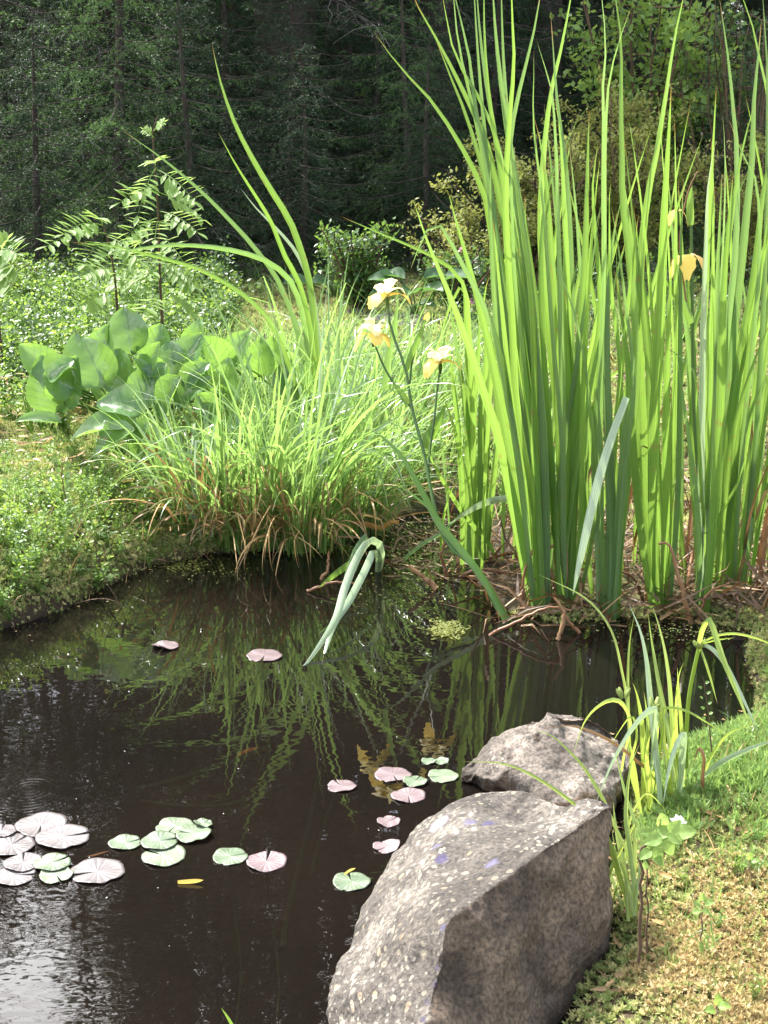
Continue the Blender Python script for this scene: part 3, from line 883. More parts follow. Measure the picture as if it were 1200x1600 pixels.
def iris_plant(bx, by, label, leaves, fill=0, fillh=(500, 800), spread=26, dead=3, hfill=(.75, 1.2)):
    b = G(bx, by)
    Y0 = b[1]
    e = empty('iris_plant', (b[0], b[1], min(0.0, float(hgt(b[0], b[1])))), label, 'iris', IG)
    for L in leaves:
        pts, wpx, mat = L[0], L[1], L[2]
        kw = L[3] if len(L) > 3 else {}
        kw = dict(kw)
        dY = kw.pop('dY', random.uniform(-.12, .16))
        traced_blade(e, pts, wpx * (.8 if wpx < 16 else .76), mat, Y0 + random.uniform(-.03, .03) + kw.pop('oY', 0), dY, **kw)
    for k in range(fill):
        base = b + np.array([random.uniform(-1, 1) * spread / 2000 * Y0, random.uniform(.0, .14), -.03])
        free_blade(e, base, random.choice([0, math.pi]) + random.uniform(-.5, .5), random.uniform(*hfill), random.uniform(.0, .12), random.uniform(.02, .25),
                   random.uniform(.009, .016), IR if random.random() < .75 else GR, prof='iris', n=16, yaw=random.uniform(-.8, .8) + math.pi / 2)
    for k in range(1 + (fill > 4)):
        base = b + np.array([random.uniform(-1, 1) * spread / 2000 * Y0, random.uniform(-.03, .1), -.03])
        o = free_blade(e, base, random.uniform(0, TAU), random.uniform(.3, .7), random.uniform(.02, .2), random.uniform(.1, 1.2), random.uniform(.007, .012), M['straw_obj'], 'dead_leaf', 'iris', 14, kink=(random.uniform(.4, .8), random.uniform(.6, 2.0)))
        o['label'] = 'withered tan leaf'
    for k in range(dead):
        base = b + np.array([random.uniform(-1.3, 1.3) * spread / 2000 * Y0, random.uniform(-.03, .08), -.02])
        kn = (random.uniform(.35, .7), random.uniform(.9, 2.0)) if random.random() < .55 else None
        o = free_blade(e, base, random.uniform(0, TAU), random.uniform(.08, .24), random.uniform(.1, .7), random.uniform(.2, 1.2), random.uniform(.006, .012), M['straw_obj'], 'dead_leaf', 'grass', 12, kink=kn)
        o['label'] = 'dry brown leaf'
    return e

def curve_down(pts, bx, by):
    return [(bx, by)] + pts

leavesO = [  # clump at (830, 955)
    ([(832, 955), (812, 850), (780, 690), (757, 617), (740, 562), (722, 512), (702, 460), (667, 375), (647, 316)], 15, IR, dict(yaw=.2, twist=.2)),
    ([(838, 950), (818, 850), (795, 700), (768, 560), (742, 450), (724, 385), (711, 340), (700, 298)], 17, IR, dict(yaw=-.2, twist=.1)),
    ([(845, 955), (822, 760), (795, 560), (770, 380), (756, 300), (738, 262), (710, 210), (668, 150), (625, 105), (582, 47)], 13, IR, dict(yaw=.3, dY=.2)),
    ([(848, 950), (838, 700), (815, 500), (790, 360), (765, 240), (740, 175), (715, 125), (690, 75), (650, 5), (635, -30)], 14, IR, dict(dY=.15)),
    ([(835, 950), (815, 760), (790, 600), (765, 500), (722, 412), (695, 362), (682, 347), (672, 352), (655, 385), (640, 425)], 12, GR, dict(yaw=.3, twist=0)),
    ([(850, 955), (845, 700), (820, 480), (800, 330), (770, 200), (735, 130), (712, 90), (700, 40), (688, -25)], 12, IR, dict(dY=.1)),
    ([(842, 955), (830, 720), (800, 560), (783, 430), (772, 330), (757, 240), (742, 165), (735, 100), (722, 40), (700, -50)], 11, GR, dict(dY=.12)),
    ([(835, 950), (818, 720), (800, 600), (782, 480), (770, 380), (762, 260), (752, 150), (745, 60), (738, -60)], 10, GR, dict(dY=.1)),
    ([(855, 955), (850, 700), (838, 560), (825, 430), (812, 330), (800, 250), (788, 170), (778, 90), (772, 20), (768, -60)], 15, GR, dict(yaw=0)),
    ([(850, 955), (835, 800), (808, 640), (800, 500), (790, 330), (795, 200), (803, 100), (800, 20), (798, -60)], 12, IR),
    ([(850, 955), (842, 700), (815, 500), (795, 400), (790, 300), (797, 220), (806, 165), (822, 100), (838, 30), (850, -50)], 13, GR, dict(yaw=0)),
    ([(838, 955), (812, 800), (795, 640), (783, 520), (778, 430), (775, 350), (765, 330), (750, 345)], 11, GR),
    ([(848, 955), (835, 740), (818, 560), (805, 440), (800, 330), (797, 200), (787, 147), (795, 160), (806, 190)], 8, GR),
    ([(846, 950), (838, 850), (835, 720), (835, 560), (828, 440), (815, 350), (800, 250), (790, 190)], 14, IR),
    ([(842, 955), (825, 800), (800, 640), (788, 520), (776, 400), (770, 340)], 12, IR),
    ([(846, 955), (832, 700), (806, 480), (790, 330), (775, 220), (758, 120), (748, 30), (742, -60)], 12, GR, dict(dY=.2)),
    ([(848, 955), (836, 720), (810, 520), (796, 380), (780, 250), (765, 160), (757, 60), (756, -60)], 11, IR, dict(dY=.05)),
    ([(840, 955), (828, 740), (800, 540), (778, 390), (755, 270), (728, 180), (700, 110), (672, 38)], 12, IR, dict(dY=.2)),
    ([(852, 955), (845, 760), (828, 580), (808, 420), (800, 300), (793, 190), (786, 80), (782, -60)], 12, GR, dict(dY=.15)),
    ([(844, 955), (828, 780), (806, 600), (782, 430), (766, 310), (748, 210), (730, 130), (715, 60), (705, -50)], 11, GR, dict(dY=.1)),
    ([(838, 955), (820, 800), (790, 640), (775, 500), (768, 400), (766, 300), (768, 220)], 11, GR),
]
leavesN = [  # clump at (890, 950)
    ([(888, 955), (893, 850), (903, 600), (914, 400), (917, 300), (919, 220), (921, 168)], 16, IR, dict(yaw=0)),
    ([(885, 950), (890, 760), (888, 560), (884, 380), (880, 285), (875, 206), (867, 152)], 17, IR, dict(yaw=.1)),
    ([(895, 950), (915, 740), (912, 520), (904, 380), (896, 285), (889, 226)], 11, GR),
    ([(880, 950), (876, 760), (872, 560), (862, 400), (855, 300), (846, 230), (833, 178)], 15, IR, dict(yaw=0)),
    ([(875, 955), (865, 760), (850, 560), (845, 430), (850, 330), (860, 279), (872, 250), (890, 215), (908, 170)], 10, IR),
    ([(888, 950), (890, 700), (893, 500), (890, 350), (882, 240), (873, 180), (868, 130), (864, 70), (860, 18)], 12, GR, dict(dY=.2)),
    ([(880, 950), (880, 720), (876, 500), (872, 340), (868, 220), (862, 140), (850, 100), (838, 62)], 10, GR),
    ([(885, 955), (878, 700), (860, 480), (850, 330), (838, 240), (833, 180), (834, 120), (834, 78)], 7, GR),
    ([(890, 955), (880, 740), (858, 520), (845, 380), (848, 260), (860, 150), (878, 70), (893, -10), (900, -60)], 14, IR, dict(dY=.25)),
    ([(885, 945), (890, 850), (905, 740), (917, 690), (927, 635), (945, 600), (962, 581), (982, 575), (1007, 591)], 12, IR, dict(yaw=.3, twist=.2)),
    ([(893, 950), (902, 720), (925, 600), (938, 480), (930, 360), (926, 290), (935, 220)], 12, IR),
    ([(878, 950), (862, 760), (842, 600), (832, 480), (822, 380), (820, 300)], 14, IR),
    ([(898, 952), (908, 800), (912, 600), (920, 440), (928, 330), (937, 250)], 10, IR),
    ([(872, 952), (850, 800), (832, 640), (820, 560), (808, 470), (800, 420), (792, 372)], 12, GR),
    ([(882, 952), (870, 820), (852, 680), (830, 560), (810, 430), (796, 366), (788, 362)], 9, GR),
    ([(905, 940), (930, 800), (920, 620), (905, 520), (880, 440), (850, 390)], 9, GR),
]
leavesM = [  # clump at (952, 968)
    ([(950, 968), (952, 800), (946, 560), (944, 380), (943, 280), (943, 190), (942, 133), (946, 92), (945, 45), (940, -5), (936, -60)], 12, GR, dict(yaw=-.2, twist=1.2)),
    ([(958, 965), (985, 700), (995, 560), (983, 400), (973, 317), (972, 237), (970, 174), (971, 110), (969, 48), (962, 0), (958, -50)], 13, IR, dict(yaw=.2, twist=-.8)),
    ([(945, 968), (940, 800), (938, 600), (944, 420), (945, 250), (949, 152), (957, 101), (975, 41), (987, 8)], 10, GR),
    ([(962, 968), (968, 800), (985, 600), (998, 460), (1003, 380), (1013, 300), (1024, 250), (1031, 206), (1038, 165), (1046, 110), (1055, 54), (1067, 0), (1075, -50)], 15, IR, dict(yaw=-.3, twist=.9)),
    ([(938, 968), (936, 850), (930, 700), (940, 560), (942, 450)], 17, GR, dict(yaw=0)),
    ([(955, 970), (958, 850), (952, 700), (948, 560), (950, 460), (958, 380), (964, 330)], 17, GR, dict(yaw=0)),
    ([(966, 965), (970, 850), (972, 720), (968, 560), (955, 450), (952, 320), (955, 280)], 9, IR),
    ([(960, 965), (975, 750), (990, 600), (978, 480), (968, 400), (955, 320)], 8, GR),
    ([(979, 621), (972, 640), (957, 680), (938, 740), (922, 805), (908, 868), (895, 930)], 17, PA, dict(yaw=.1, twist=0, dY=-.12, oY=-.1, sink=0, prof='blunt', label='pale leaf snapped over and hanging down')),
    ([(956, 966), (964, 850), (972, 720), (981, 620)], 13, GR, dict(yaw=.1, prof='blunt', dY=-.08)),
]
leavesL = [  # wide fan at (1035, 955)
    ([(1032, 958), (1022, 850), (1021, 690), (1026, 605), (1031, 505), (1035, 405), (1038, 330), (1042, 260), (1046, 190), (1049, 133)], 21, IR, dict(yaw=0, twist=.1)),
    ([(1025, 958), (1008, 800), (1005, 690), (1000, 560), (992, 440), (985, 360), (975, 290), (972, 250)], 17, IR, dict(yaw=.1)),
    ([(1040, 958), (1048, 800), (1052, 650), (1058, 540), (1056, 440), (1056, 300), (1054, 180)], 14, IR),
    ([(1030, 958), (1015, 820), (1008, 680), (1013, 590), (1005, 500), (1000, 430), (996, 360)], 11, IR),
    ([(1045, 955), (1058, 800), (1062, 640), (1063, 480), (1064, 380), (1068, 275)], 10, GR),
    ([(1020, 955), (998, 800), (985, 640), (978, 540), (960, 420)], 12, IR),
    ([(1036, 958), (1040, 820), (1040, 700), (1042, 600), (1046, 480), (1050, 400)], 15, IR),
    ([(1028, 958), (1012, 850), (1000, 740), (992, 640), (975, 520), (965, 440), (963, 380)], 9, IR),
]
leavesR = [  # clump at (1095, 955)
    ([(1088, 965), (1098, 850), (1100, 700), (1098, 600), (1108, 505), (1122, 455), (1135, 396), (1144, 332), (1153, 269), (1164, 215), (1179, 163)], 14, IR, dict(yaw=.1)),
    ([(1095, 960), (1095, 800), (1098, 560), (1103, 380), (1107, 285), (1118, 225)], 13, PA, dict(yaw=0)),
    ([(1098, 955), (1108, 700), (1114, 480), (1114, 380), (1114, 269), (1111, 213)], 10, IR),
    ([(1092, 965), (1101, 850), (1095, 750), (1090, 650), (1085, 585), (1066, 560), (1035, 540)], 9, IR, dict(yaw=.9, dY=-.1)),
    ([(1100, 955), (1118, 760), (1132, 560), (1150, 380), (1151, 237), (1146, 174), (1140, 110), (1133, 57), (1124, -5)], 13, GR, dict(dY=.2)),
    ([(1098, 955), (1110, 720), (1122, 520), (1130, 380), (1133, 285), (1132, 222), (1129, 175)], 10, GR),
    ([(1103, 955), (1115, 800), (1125, 640), (1128, 520), (1133, 420), (1140, 330), (1146, 270)], 14, IR),
    ([(1092, 955), (1088, 830), (1080, 700), (1085, 560), (1075, 450), (1082, 350)], 9, IR),
    ([(1085, 962), (1100, 920), (1112, 860), (1128, 800), (1150, 760), (1170, 700)], 9, IR),
    ([(1104, 955), (1120, 760), (1128, 620), (1135, 560), (1138, 470)], 11, IR),
    ([(1090, 962), (1093, 880), (1088, 780), (1070, 640), (1058, 560)], 9, GR),
]
leavesS = [  # clump at (1150, 935)
    ([(1128, 935), (1138, 720), (1150, 600), (1175, 455), (1183, 390), (1190, 317), (1201, 253), (1212, 190)], 18, IR, dict(yaw=0)),
    ([(1122, 935), (1128, 760), (1142, 560), (1162, 380), (1168, 317), (1175, 253), (1178, 158), (1184, 95), (1190, 30)], 17, GR, dict(yaw=0)),
    ([(1135, 930), (1165, 700), (1200, 480), (1215, 330), (1212, 250), (1200, 152), (1187, 92), (1178, 48), (1160, -5), (1150, -50)], 10, IR, dict(dY=.2)),
    ([(1140, 930), (1150, 720), (1170, 560), (1190, 420), (1200, 330)], 13, IR),
    ([(1150, 925), (1172, 760), (1192, 600), (1206, 480)], 13, IR),
    ([(1118, 940), (1132, 780), (1150, 660), (1180, 560), (1205, 500)], 10, IR),
    ([(1145, 930), (1160, 700), (1185, 440), (1184, 300), (1171, 263), (1152, 222), (1138, 184)], 9, GR),
    ([(1155, 925), (1180, 700), (1196, 400), (1199, 140), (1196, 60), (1190, -30)], 8, GR, dict(dY=.1)),
    ([(1160, 920), (1176, 820), (1188, 740), (1198, 640)], 12, IR),
    ([(1130, 935), (1140, 800), (1160, 690), (1182, 620), (1215, 560)], 9, IR),
    ([(1125, 935), (1100, 740), (1050, 740), (1035, 750)], 5, PA, dict(dY=.1)),
]
leavesP = [  # clump at (745, 880)
    ([(728, 885), (728, 800), (732, 640), (730, 540), (727, 470), (725, 446), (712, 458), (696, 498), (682, 552)], 11, IR, dict(yaw=0)),
    ([(745, 885), (745, 800), (743, 730), (742, 712), (735, 700), (724, 703)], 14, IR, dict(yaw=0, fold=.3)),
    ([(735, 880), (736, 760), (740, 640), (748, 540), (750, 480)], 15, IR, dict(yaw=0)),
    ([(752, 880), (757, 760), (762, 640), (765, 560), (770, 500)], 14, IR, dict(yaw=0)),
    ([(722, 880), (722, 760), (715, 690), (700, 640), (690, 612)], 9, IR),
    ([(748, 885), (742, 760), (738, 640), (733, 520), (727, 452), (700, 415), (650, 388), (600, 367), (530, 337)], 9, IR, dict(dY=-.1)),
    ([(755, 880), (752, 760), (752, 640), (760, 560), (756, 470), (765, 430)], 12, IR),
    ([(758, 870), (770, 760), (778, 680), (772, 600), (775, 540)], 11, IR),
    ([(765, 850), (730, 810), (700, 765), (675, 720), (668, 698)], 8, IR, dict(dY=-.1)),
    ([(812, 780), (790, 779), (760, 785), (730, 800), (700, 820)], 9, PA, dict(dY=-.1, sink=0, label='pale leaf lying across the clump')),
    ([(690, 880), (690, 830), (700, 780), (712, 755)], 6, IR),
    ([(637, 868), (660, 850), (690, 832), (735, 790)], 6, GR, dict(sink=.02)),
]
random.seed(21)
iris_plant(831, 955, 'tallest iris clump, its leaves crossing and leaning out over the mossy clearing', leavesO, 4)
iris_plant(888, 950, 'bright green upright iris clump with a leaf arching over at half height', leavesN, 5)
iris_plant(952, 968, 'grey-green iris clump with a pale leaf snapped over and hanging down', leavesM, 2)
iris_plant(1035, 957, 'iris fan with very broad bright leaves spreading from one narrow foot', leavesL, 2, spread=18)
eR = iris_plant(1095, 958, 'iris clump with a wilting yellow flower on a dark stem', leavesR, 3)
iris_plant(1150, 935, 'outermost iris clump near the mossy corner bank, leaves leaning away', leavesS, 6, spread=50)
iris_plant(745, 882, 'short bright iris clump behind the leaning flower stems', leavesP, 6, hfill=(.4, .75), spread=40)
iris_plant(990, 905, 'iris clump hidden deep between the broad fan and the grey clump', [], 2, spread=30, dead=8)
iris_plant(1070, 890, 'iris clump half hidden behind the broad bright fan', [], 2, spread=30, dead=9)
iris_plant(870, 890, 'iris clump half hidden behind the upright bright clump', [], 4, spread=34, dead=6)
iris_plant(1215, 900, 'iris clump cut off by the picture edge', [], 7, spread=50, dead=5)

def petal_geo(c, az, L, wd, rise, fall):
    """petal from the flower's heart: rises, then falls"""
    s_ = np.linspace(0, 1, 9)
    d = np.array([math.cos(az), math.sin(az), 0]); q = np.array([-d[1], d[0], 0])
    P = c + d * (L * (s_ * .75 - .1 * s_ ** 3))[:, None] + np.array([0, 0, 1.]) * (rise * np.sin(s_ * 1.8) - fall * s_ ** 2.4)[:, None]
    hw = wd / 2 * (.25 + .95 * np.sin(np.pi * np.clip(s_, .02, .93) ** 1.5)) 
    hw[-1] *= .55
    rf = np.sin(s_ * 9 + az) * .003; hw = hw * (1 + .12 * np.sin(s_ * 23 + az * 5))
    V = np.stack([P - q * hw[:, None] + [0, 0, -.25 * wd * .3], P + np.stack([0 * s_, 0 * s_, rf], -1), P + q * hw[:, None] + [0, 0, -.25 * wd * .3]], 1).reshape(-1, 3)
    i, j = np.meshgrid(np.arange(8), np.arange(2), indexing='ij')
    F = np.stack([i * 3 + j, i * 3 + j + 1, (i + 1) * 3 + j + 1, (i + 1) * 3 + j], -1).reshape(-1, 4)
    return V, F

def iris_flower(par, px, py, Y, size=.05, a0=.4, wilt=False):
    c = AY(px, py, Y)
    V, F = tube([c - [0, 0, .03], c - [0, 0, .012], c + [0, 0, .004]], [.003, .0055, .003], 6)
    fl = mesh_np('flower', V, F, M['stem'], par)
    for k in range(3):
        a = a0 + k * TAU / 3
        V, F = petal_geo(c, a + random.uniform(-.2, .2), size * random.uniform(1.15, 1.45), size * random.uniform(.46, .6), size * .26, size * (random.uniform(.55, .95) if not wilt else 1.2))
        mesh_np('petal', V, F, M['petal'] if (not wilt or k) else M['wilted'], fl)
        if wilt: continue
        V, F = petal_geo(c + [0, 0, .005], a + random.uniform(-.1, .3), size * random.uniform(.85, 1.05), size * .40, size * .42, size * random.uniform(.2, .5))
        mesh_np('petal', V, F, M['petal_pale'], fl)
        V, F = petal_geo(c + [0, 0, .004], a + 1.05 + random.uniform(-.2, .2), size * random.uniform(.6, .85), size * random.uniform(.3, .44), size * random.uniform(.45, .7), size * .2)
        mesh_np('petal', V, F, M['petal_pale'], fl)
    return fl

def stem_traced(par, pts, Y0, dY, r0, r1, mat=None, name='flower_stem', n=20):
    P = trace_pts(pts, Y0, dY, n)
    V, F = tube(P, np.linspace(r0, r1, n), 7)
    return mesh_np(name, V, F, mat or M['stem'], par)

for bx_, by_, sp_, n_, lab_ in ((935, 930, 60, 7, 'sparse slim-leaved iris between the upright clump and the broad fan'), (1068, 925, 46, 6, 'sparse slim-leaved iris between the broad fan and the wilted flower'),
                               (800, 900, 60, 7, 'sparse slim-leaved iris behind the tallest clump'), (1180, 890, 60, 6, 'sparse slim-leaved iris behind the outermost clump')):
    b_ = G(bx_, by_)
    e_ = empty('iris_plant', (b_[0], b_[1], min(0.0, float(hgt(b_[0], b_[1])))), lab_, 'iris', IG)
    for k in range(n_):
        base = b_ + np.array([random.uniform(-1, 1) * sp_ / 2000 * b_[1], random.uniform(-.06, .22), -.03])
        free_blade(e_, base, random.choice([0, math.pi]) + random.uniform(-.5, .5), random.uniform(.7, 1.25), random.uniform(.0, .14), random.uniform(.02, .3),
                   random.uniform(.008, .0125), IR if random.random() < .8 else GR, prof='iris', n=16, yaw=random.uniform(-.8, .8) + math.pi / 2)

# leaning plant with the three open flowers
b = G(793, 970)
eF = empty('iris_plant', (b[0], b[1], 0), 'leaning iris with three pale yellow open flowers on thin stems', 'iris', IG)
YF = b[1]
traced_blade(eF, [(795, 972), (752, 901), (720, 859), (688, 821), (672, 792), (648, 747), (627, 712), (600, 685), (576, 669), (560, 676)], 11, IR, YF, .35, .25, .1, fold=.35)
traced_blade(eF, [(792, 972), (770, 935), (745, 890), (715, 862), (690, 830), (675, 800), (640, 770), (600, 745)], 10, IR, YF, .33, .6, .5, fold=.3)
stem_traced(eF, [(795, 975), (760, 915), (735, 880), (700, 852), (682, 805), (672, 760), (664, 715), (652, 670), (642, 630), (634, 578), (618, 535), (608, 500), (606, 475)], YF, .5, .0055, .003)
stem_traced(eF, [(644, 640), (634, 625), (620, 607), (602, 577), (590, 550), (585, 535)], YF + .42, .05, .003, .0022)
stem_traced(eF, [(684, 810), (670, 750), (672, 700), (679, 650), (683, 608), (687, 580)], YF + .25, .2, .004, .0025)
stem_traced(eF, [(640, 600), (645, 560), (658, 525), (664, 502)], YF + .44, .04, .0025, .002)
iris_flower(eF, 605, 462, YF + .5, .068, .12)
iris_flower(eF, 583, 523, YF + .47, .060, 2.9)
iris_flower(eF, 688, 566, YF + .45, .066, .0)
traced_blade(eF, [(662, 700), (672, 680), (688, 652), (697, 632)], 15, IR, YF + .36, .05, .1, 0, 'bract', n=10, sink=0)
traced_blade(eF, [(634, 580), (642, 555), (654, 528), (666, 495)], 8, IR, YF + .44, .04, .1, 0, 'bract', n=10, sink=0)
traced_blade(eF, [(637, 632), (628, 615), (612, 595)], 9, IR, YF + .42, .02, .1, 0, 'bract', n=10, sink=0)
traced_blade(eF, [(665, 500), (667, 495), (670, 488)], 8, M['petal'], YF + .48, .0, .1, 0, 'bud', n=6, sink=0)
traced_blade(eF, [(600, 610), (606, 560), (614, 520), (620, 485), (623, 462)], 9, GR, YF + .5, .05, .3, .2, n=14, sink=0)
# wilting flower on its dark stem
YR = eR.location.y - .03
stem_traced(eR, [(1086, 960), (1096, 850), (1092, 750), (1084, 640), (1082, 500), (1081, 420), (1080, 345)], YR, .05, .0055, .003)
iris_flower(eR, 1076, 400, YR + .04, .05, .1, True)
iris_flower(eR, 1058, 330, YR + .06, .03, 1.9, True)
traced_blade(eR, [(1081, 505), (1070, 480), (1052, 455), (1036, 433)], 11, IR, YR + .03, .0, .2, 0, 'bract', n=10, sink=0)
traced_blade(eR, [(1080, 352), (1078, 330), (1079, 308), (1081, 290)], 11, IR, YR + .04, .0, .2, 0, 'bud', n=10, sink=0)
stem_traced(eR, [(1073, 480), (1066, 420), (1062, 370), (1075, 300), (1090, 268)], YR + .04, .03, .002, .0012, M['straw_obj'])

# ------------------------------------------------------------------ reed clump behind the sedge
b = AY(490, 690, 3.75)
eB = empty('reed_clump', b, 'clump of long dark blades leaning towards the spruces behind the sedge', 'reed')
for pts, wpx, mat in (
    ([(500, 690), (495, 560), (485, 450), (468, 385), (450, 340), (410, 275), (370, 200), (345, 130), (331, 68)], 15, IR),
    ([(498, 690), (488, 540), (470, 450), (445, 400), (425, 350), (405, 315), (370, 260), (340, 205)], 12, IR),
    ([(502, 690), (500, 560), (490, 470), (480, 430), (460, 390), (430, 355), (400, 325), (375, 293)], 11, PA),
    ([(490, 690), (475, 560), (440, 450), (400, 390), (360, 345), (310, 295), (250, 245), (190, 203)], 11, GR),
    ([(488, 690), (480, 540), (462, 455), (435, 420), (400, 401), (340, 387), (270, 383), (200, 391), (137, 407)], 12, GR),
    ([(480, 690), (455, 580), (420, 500), (385, 465), (365, 450), (310, 420), (240, 400), (180, 385), (107, 378)], 10, IR),
    ([(495, 690), (480, 580), (462, 500), (430, 445), (412, 425)], 8, GR)):
    traced_blade(eB, pts, wpx * .62, mat, 3.75, random.uniform(-.15, .2))

# ------------------------------------------------------------------ bent reed in open water
b = G(588, 892)
eW = empty('bent_reed', (b[0], b[1], 0), 'pale green reed folded over with its blades trailing in the water', 'reed')
traced_blade(eW, [(590, 895), (596, 866), (590, 846), (575, 847), (560, 868), (540, 915), (525, 965), (505, 1000), (480, 1035), (457, 1059)], 11, PA, b[1], -.66, .1, 0, fold=.25, bow=-.06)
traced_blade(eW, [(590, 895), (592, 872), (585, 860), (570, 892), (545, 940), (525, 970), (512, 1005), (502, 1042)], 10, PA, b[1] + .01, -.6, -.1, 0, fold=.25, bow=-.06)
traced_blade(eW, [(572, 838), (562, 850), (552, 872), (538, 920), (527, 965), (498, 990)], 10, GR, b[1] - .02, -.42, .2, 0, fold=.25, sink=0)
traced_blade(eW, [(560, 872), (545, 882), (520, 900), (497, 919)], 9, IR, b[1] - .06, -.12, .2, .3, sink=0)
traced_blade(eW, [(592, 895), (600, 915), (612, 935)], 6, GR, b[1], -.1, .2, .3, sink=.02)

# ------------------------------------------------------------------ sedge tussocks along the bank
def tussock(px, py, z, label, n, L, wd, spread, lean, nfine=120, dead=18, deadlong=0, az0=None):
    L = (L[0] * 1.0, L[1] * 1.22); wd = (wd[0] * 1.15, wd[1] * 1.25); nfine = int(nfine * .6); lean *= .85; spread *= 1.2
    b = G(px, py, z)
    e = empty('sedge_tussock', b, label, 'sedge', 'sedge tussocks along the far bank')
    for k in range(int(n * .9)):
        a = random.uniform(0, TAU) if az0 is None or random.random() < .35 else az0 + random.gauss(0, .7)
        u_ = random.random()
        rr = spread * math.sqrt(random.random())
        base = b + np.array([math.cos(a) * rr, math.sin(a) * rr * .7, -.03])
        kn = (random.uniform(.45, .85), random.uniform(.6, 1.7)) if random.random() < .3 else None
        free_blade(e, base, a + random.gauss(0, .6), random.uniform(*L) * (1.18 if u_ > .75 else 1.0), random.uniform(.0, lean), random.uniform(.1, .8) if u_ > .75 else (random.uniform(1.4, 2.7) if u_ < .3 else random.uniform(.4, 1.7)), random.uniform(*wd), PA if random.random() < .16 else M['sedge'], 'blade', kink=kn)  # a share of whitened blades paints in the white glints
    mb = MB()
    for k in range(nfine):
        a = random.uniform(0, TAU) if az0 is None or random.random() < .4 else az0 + random.gauss(0, .8)
        rr = spread * 1.25 * math.sqrt(random.random())
        base = b + np.array([math.cos(a) * rr, math.sin(a) * rr * .7, -.03])
        V, F, uv = free_blade(None, base, a + random.gauss(0, .8), random.uniform(L[0] * .5, L[1] * .95), random.uniform(.03, lean * 1.2), random.uniform(.1, 2.4), random.uniform(.003, wd[0] * 1.2), None)
        mb.add(V, F, uv=uv)
    tag(mb.build('fine_blades', M['sedge_fine'], e), kind='stuff')
    mb = MB()
    for k in range(int(dead * 1.5)):
        a = random.uniform(0, TAU) if random.random() < .3 else random.gauss(-math.pi / 2, .8)
        rr = spread * random.uniform(.7, 1.3)
        base = b + np.array([math.cos(a) * rr, math.sin(a) * rr * .7, random.uniform(-.01, .10)])
        kn = (random.uniform(.3, .7), random.uniform(.5, 1.4)) if random.random() < .4 else None
        V, F, uv = free_blade(None, base, a + random.gauss(0, .4), random.uniform(.05, .3), random.uniform(.1, 1.6), random.uniform(.1, 2.2), random.uniform(.002, .007), None, kink=kn)
        mb.add(V, F, uv=uv)
    if dead: tag(mb.build('dead_blades', M['straw'], e), kind='stuff')
    return e
random.seed(5)
tussock(318, 815, .08, 'sedge tussock at the mossy bank corner with orange dead blades at its foot', 40, (.26, .42), (.006, .011), .07, .5, 150, 45, az0=2.4)
tussock(385, 835, .04, 'lush sedge tussock hanging over the dark undercut bank', 46, (.32, .5), (.006, .011), .08, .45, 170, 60)
tussock(470, 838, .04, 'sedge tussock with much hanging brown straw at the waterline', 50, (.35, .62), (.006, .011), .08, .45, 170, 95)
tussock(548, 815, .03, 'sedge tussock at the waterline next to the bent reed', 36, (.28, .42), (.006, .010), .07, .5, 150, 50, az0=-.6)
tussock(612, 770, .03, 'dark green sedge tussock behind the shallow muddy inlet', 34, (.25, .4), (.006, .010), .07, .55, 150, 20)
tussock(690, 735, .03, 'sedge tussock between the muddy inlet and the short iris clump', 26, (.2, .34), (.005, .009), .06, .6, 120, 30)
tussock(420, 745, .09, 'sedge tussock in the second row, beside the bergenia leaves', 36, (.28, .46), (.006, .010), .09, .5, 160, 20)
tussock(510, 735, .08, 'sedge tussock in the second row, in front of the long reed clump', 44, (.35, .6), (.006, .010), .09, .5, 160, 14)
tussock(590, 690, .08, 'sedge tussock in the second row, below the yellow flowers', 44, (.3, .55), (.006, .009), .1, .6, 170, 10)
tussock(660, 650, .1, 'fine sedge tussock on the mossy clearing behind the flower stems', 30, (.22, .42), (.005, .008), .1, .8, 170, 14)
tussock(480, 640, .12, 'rearmost sedge tussock, close behind the bergenia leaves', 34, (.3, .5), (.006, .009), .1, .6, 150, 6)
tussock(585, 625, .12, 'rearmost sedge tussock, on the moss near the flat rocks', 30, (.22, .4), (.005, .008), .1, .8, 170, 8)

# prominent single dead blades at the bank
for pts, wpx, lab in (
    ([(225, 675), (255, 715), (285, 760), (318, 795)], 7, 'orange dead blade slanting across the sedge corner of the bank'),
    ([(278, 748), (275, 790), (270, 822)], 8, 'short orange dead blade hanging over the bank edge'),
    ([(218, 690), (220, 730), (216, 762)], 4, 'thin brown stalk standing beside the bergenia leaves'),
    ([(545, 815), (575, 820), (595, 824), (612, 815)], 6, 'orange dead stem lying on the mud beside the inlet')):
    b_ = G(pts[-1][0], pts[-1][1], .06)
    o = traced_blade(None, pts[::-1], wpx * 1.3, M['rust'], b_[1], .0, 0, .2, 'withered_reed', 'blunt', sink=.02)
    tag(o, lab, 'dead blade')

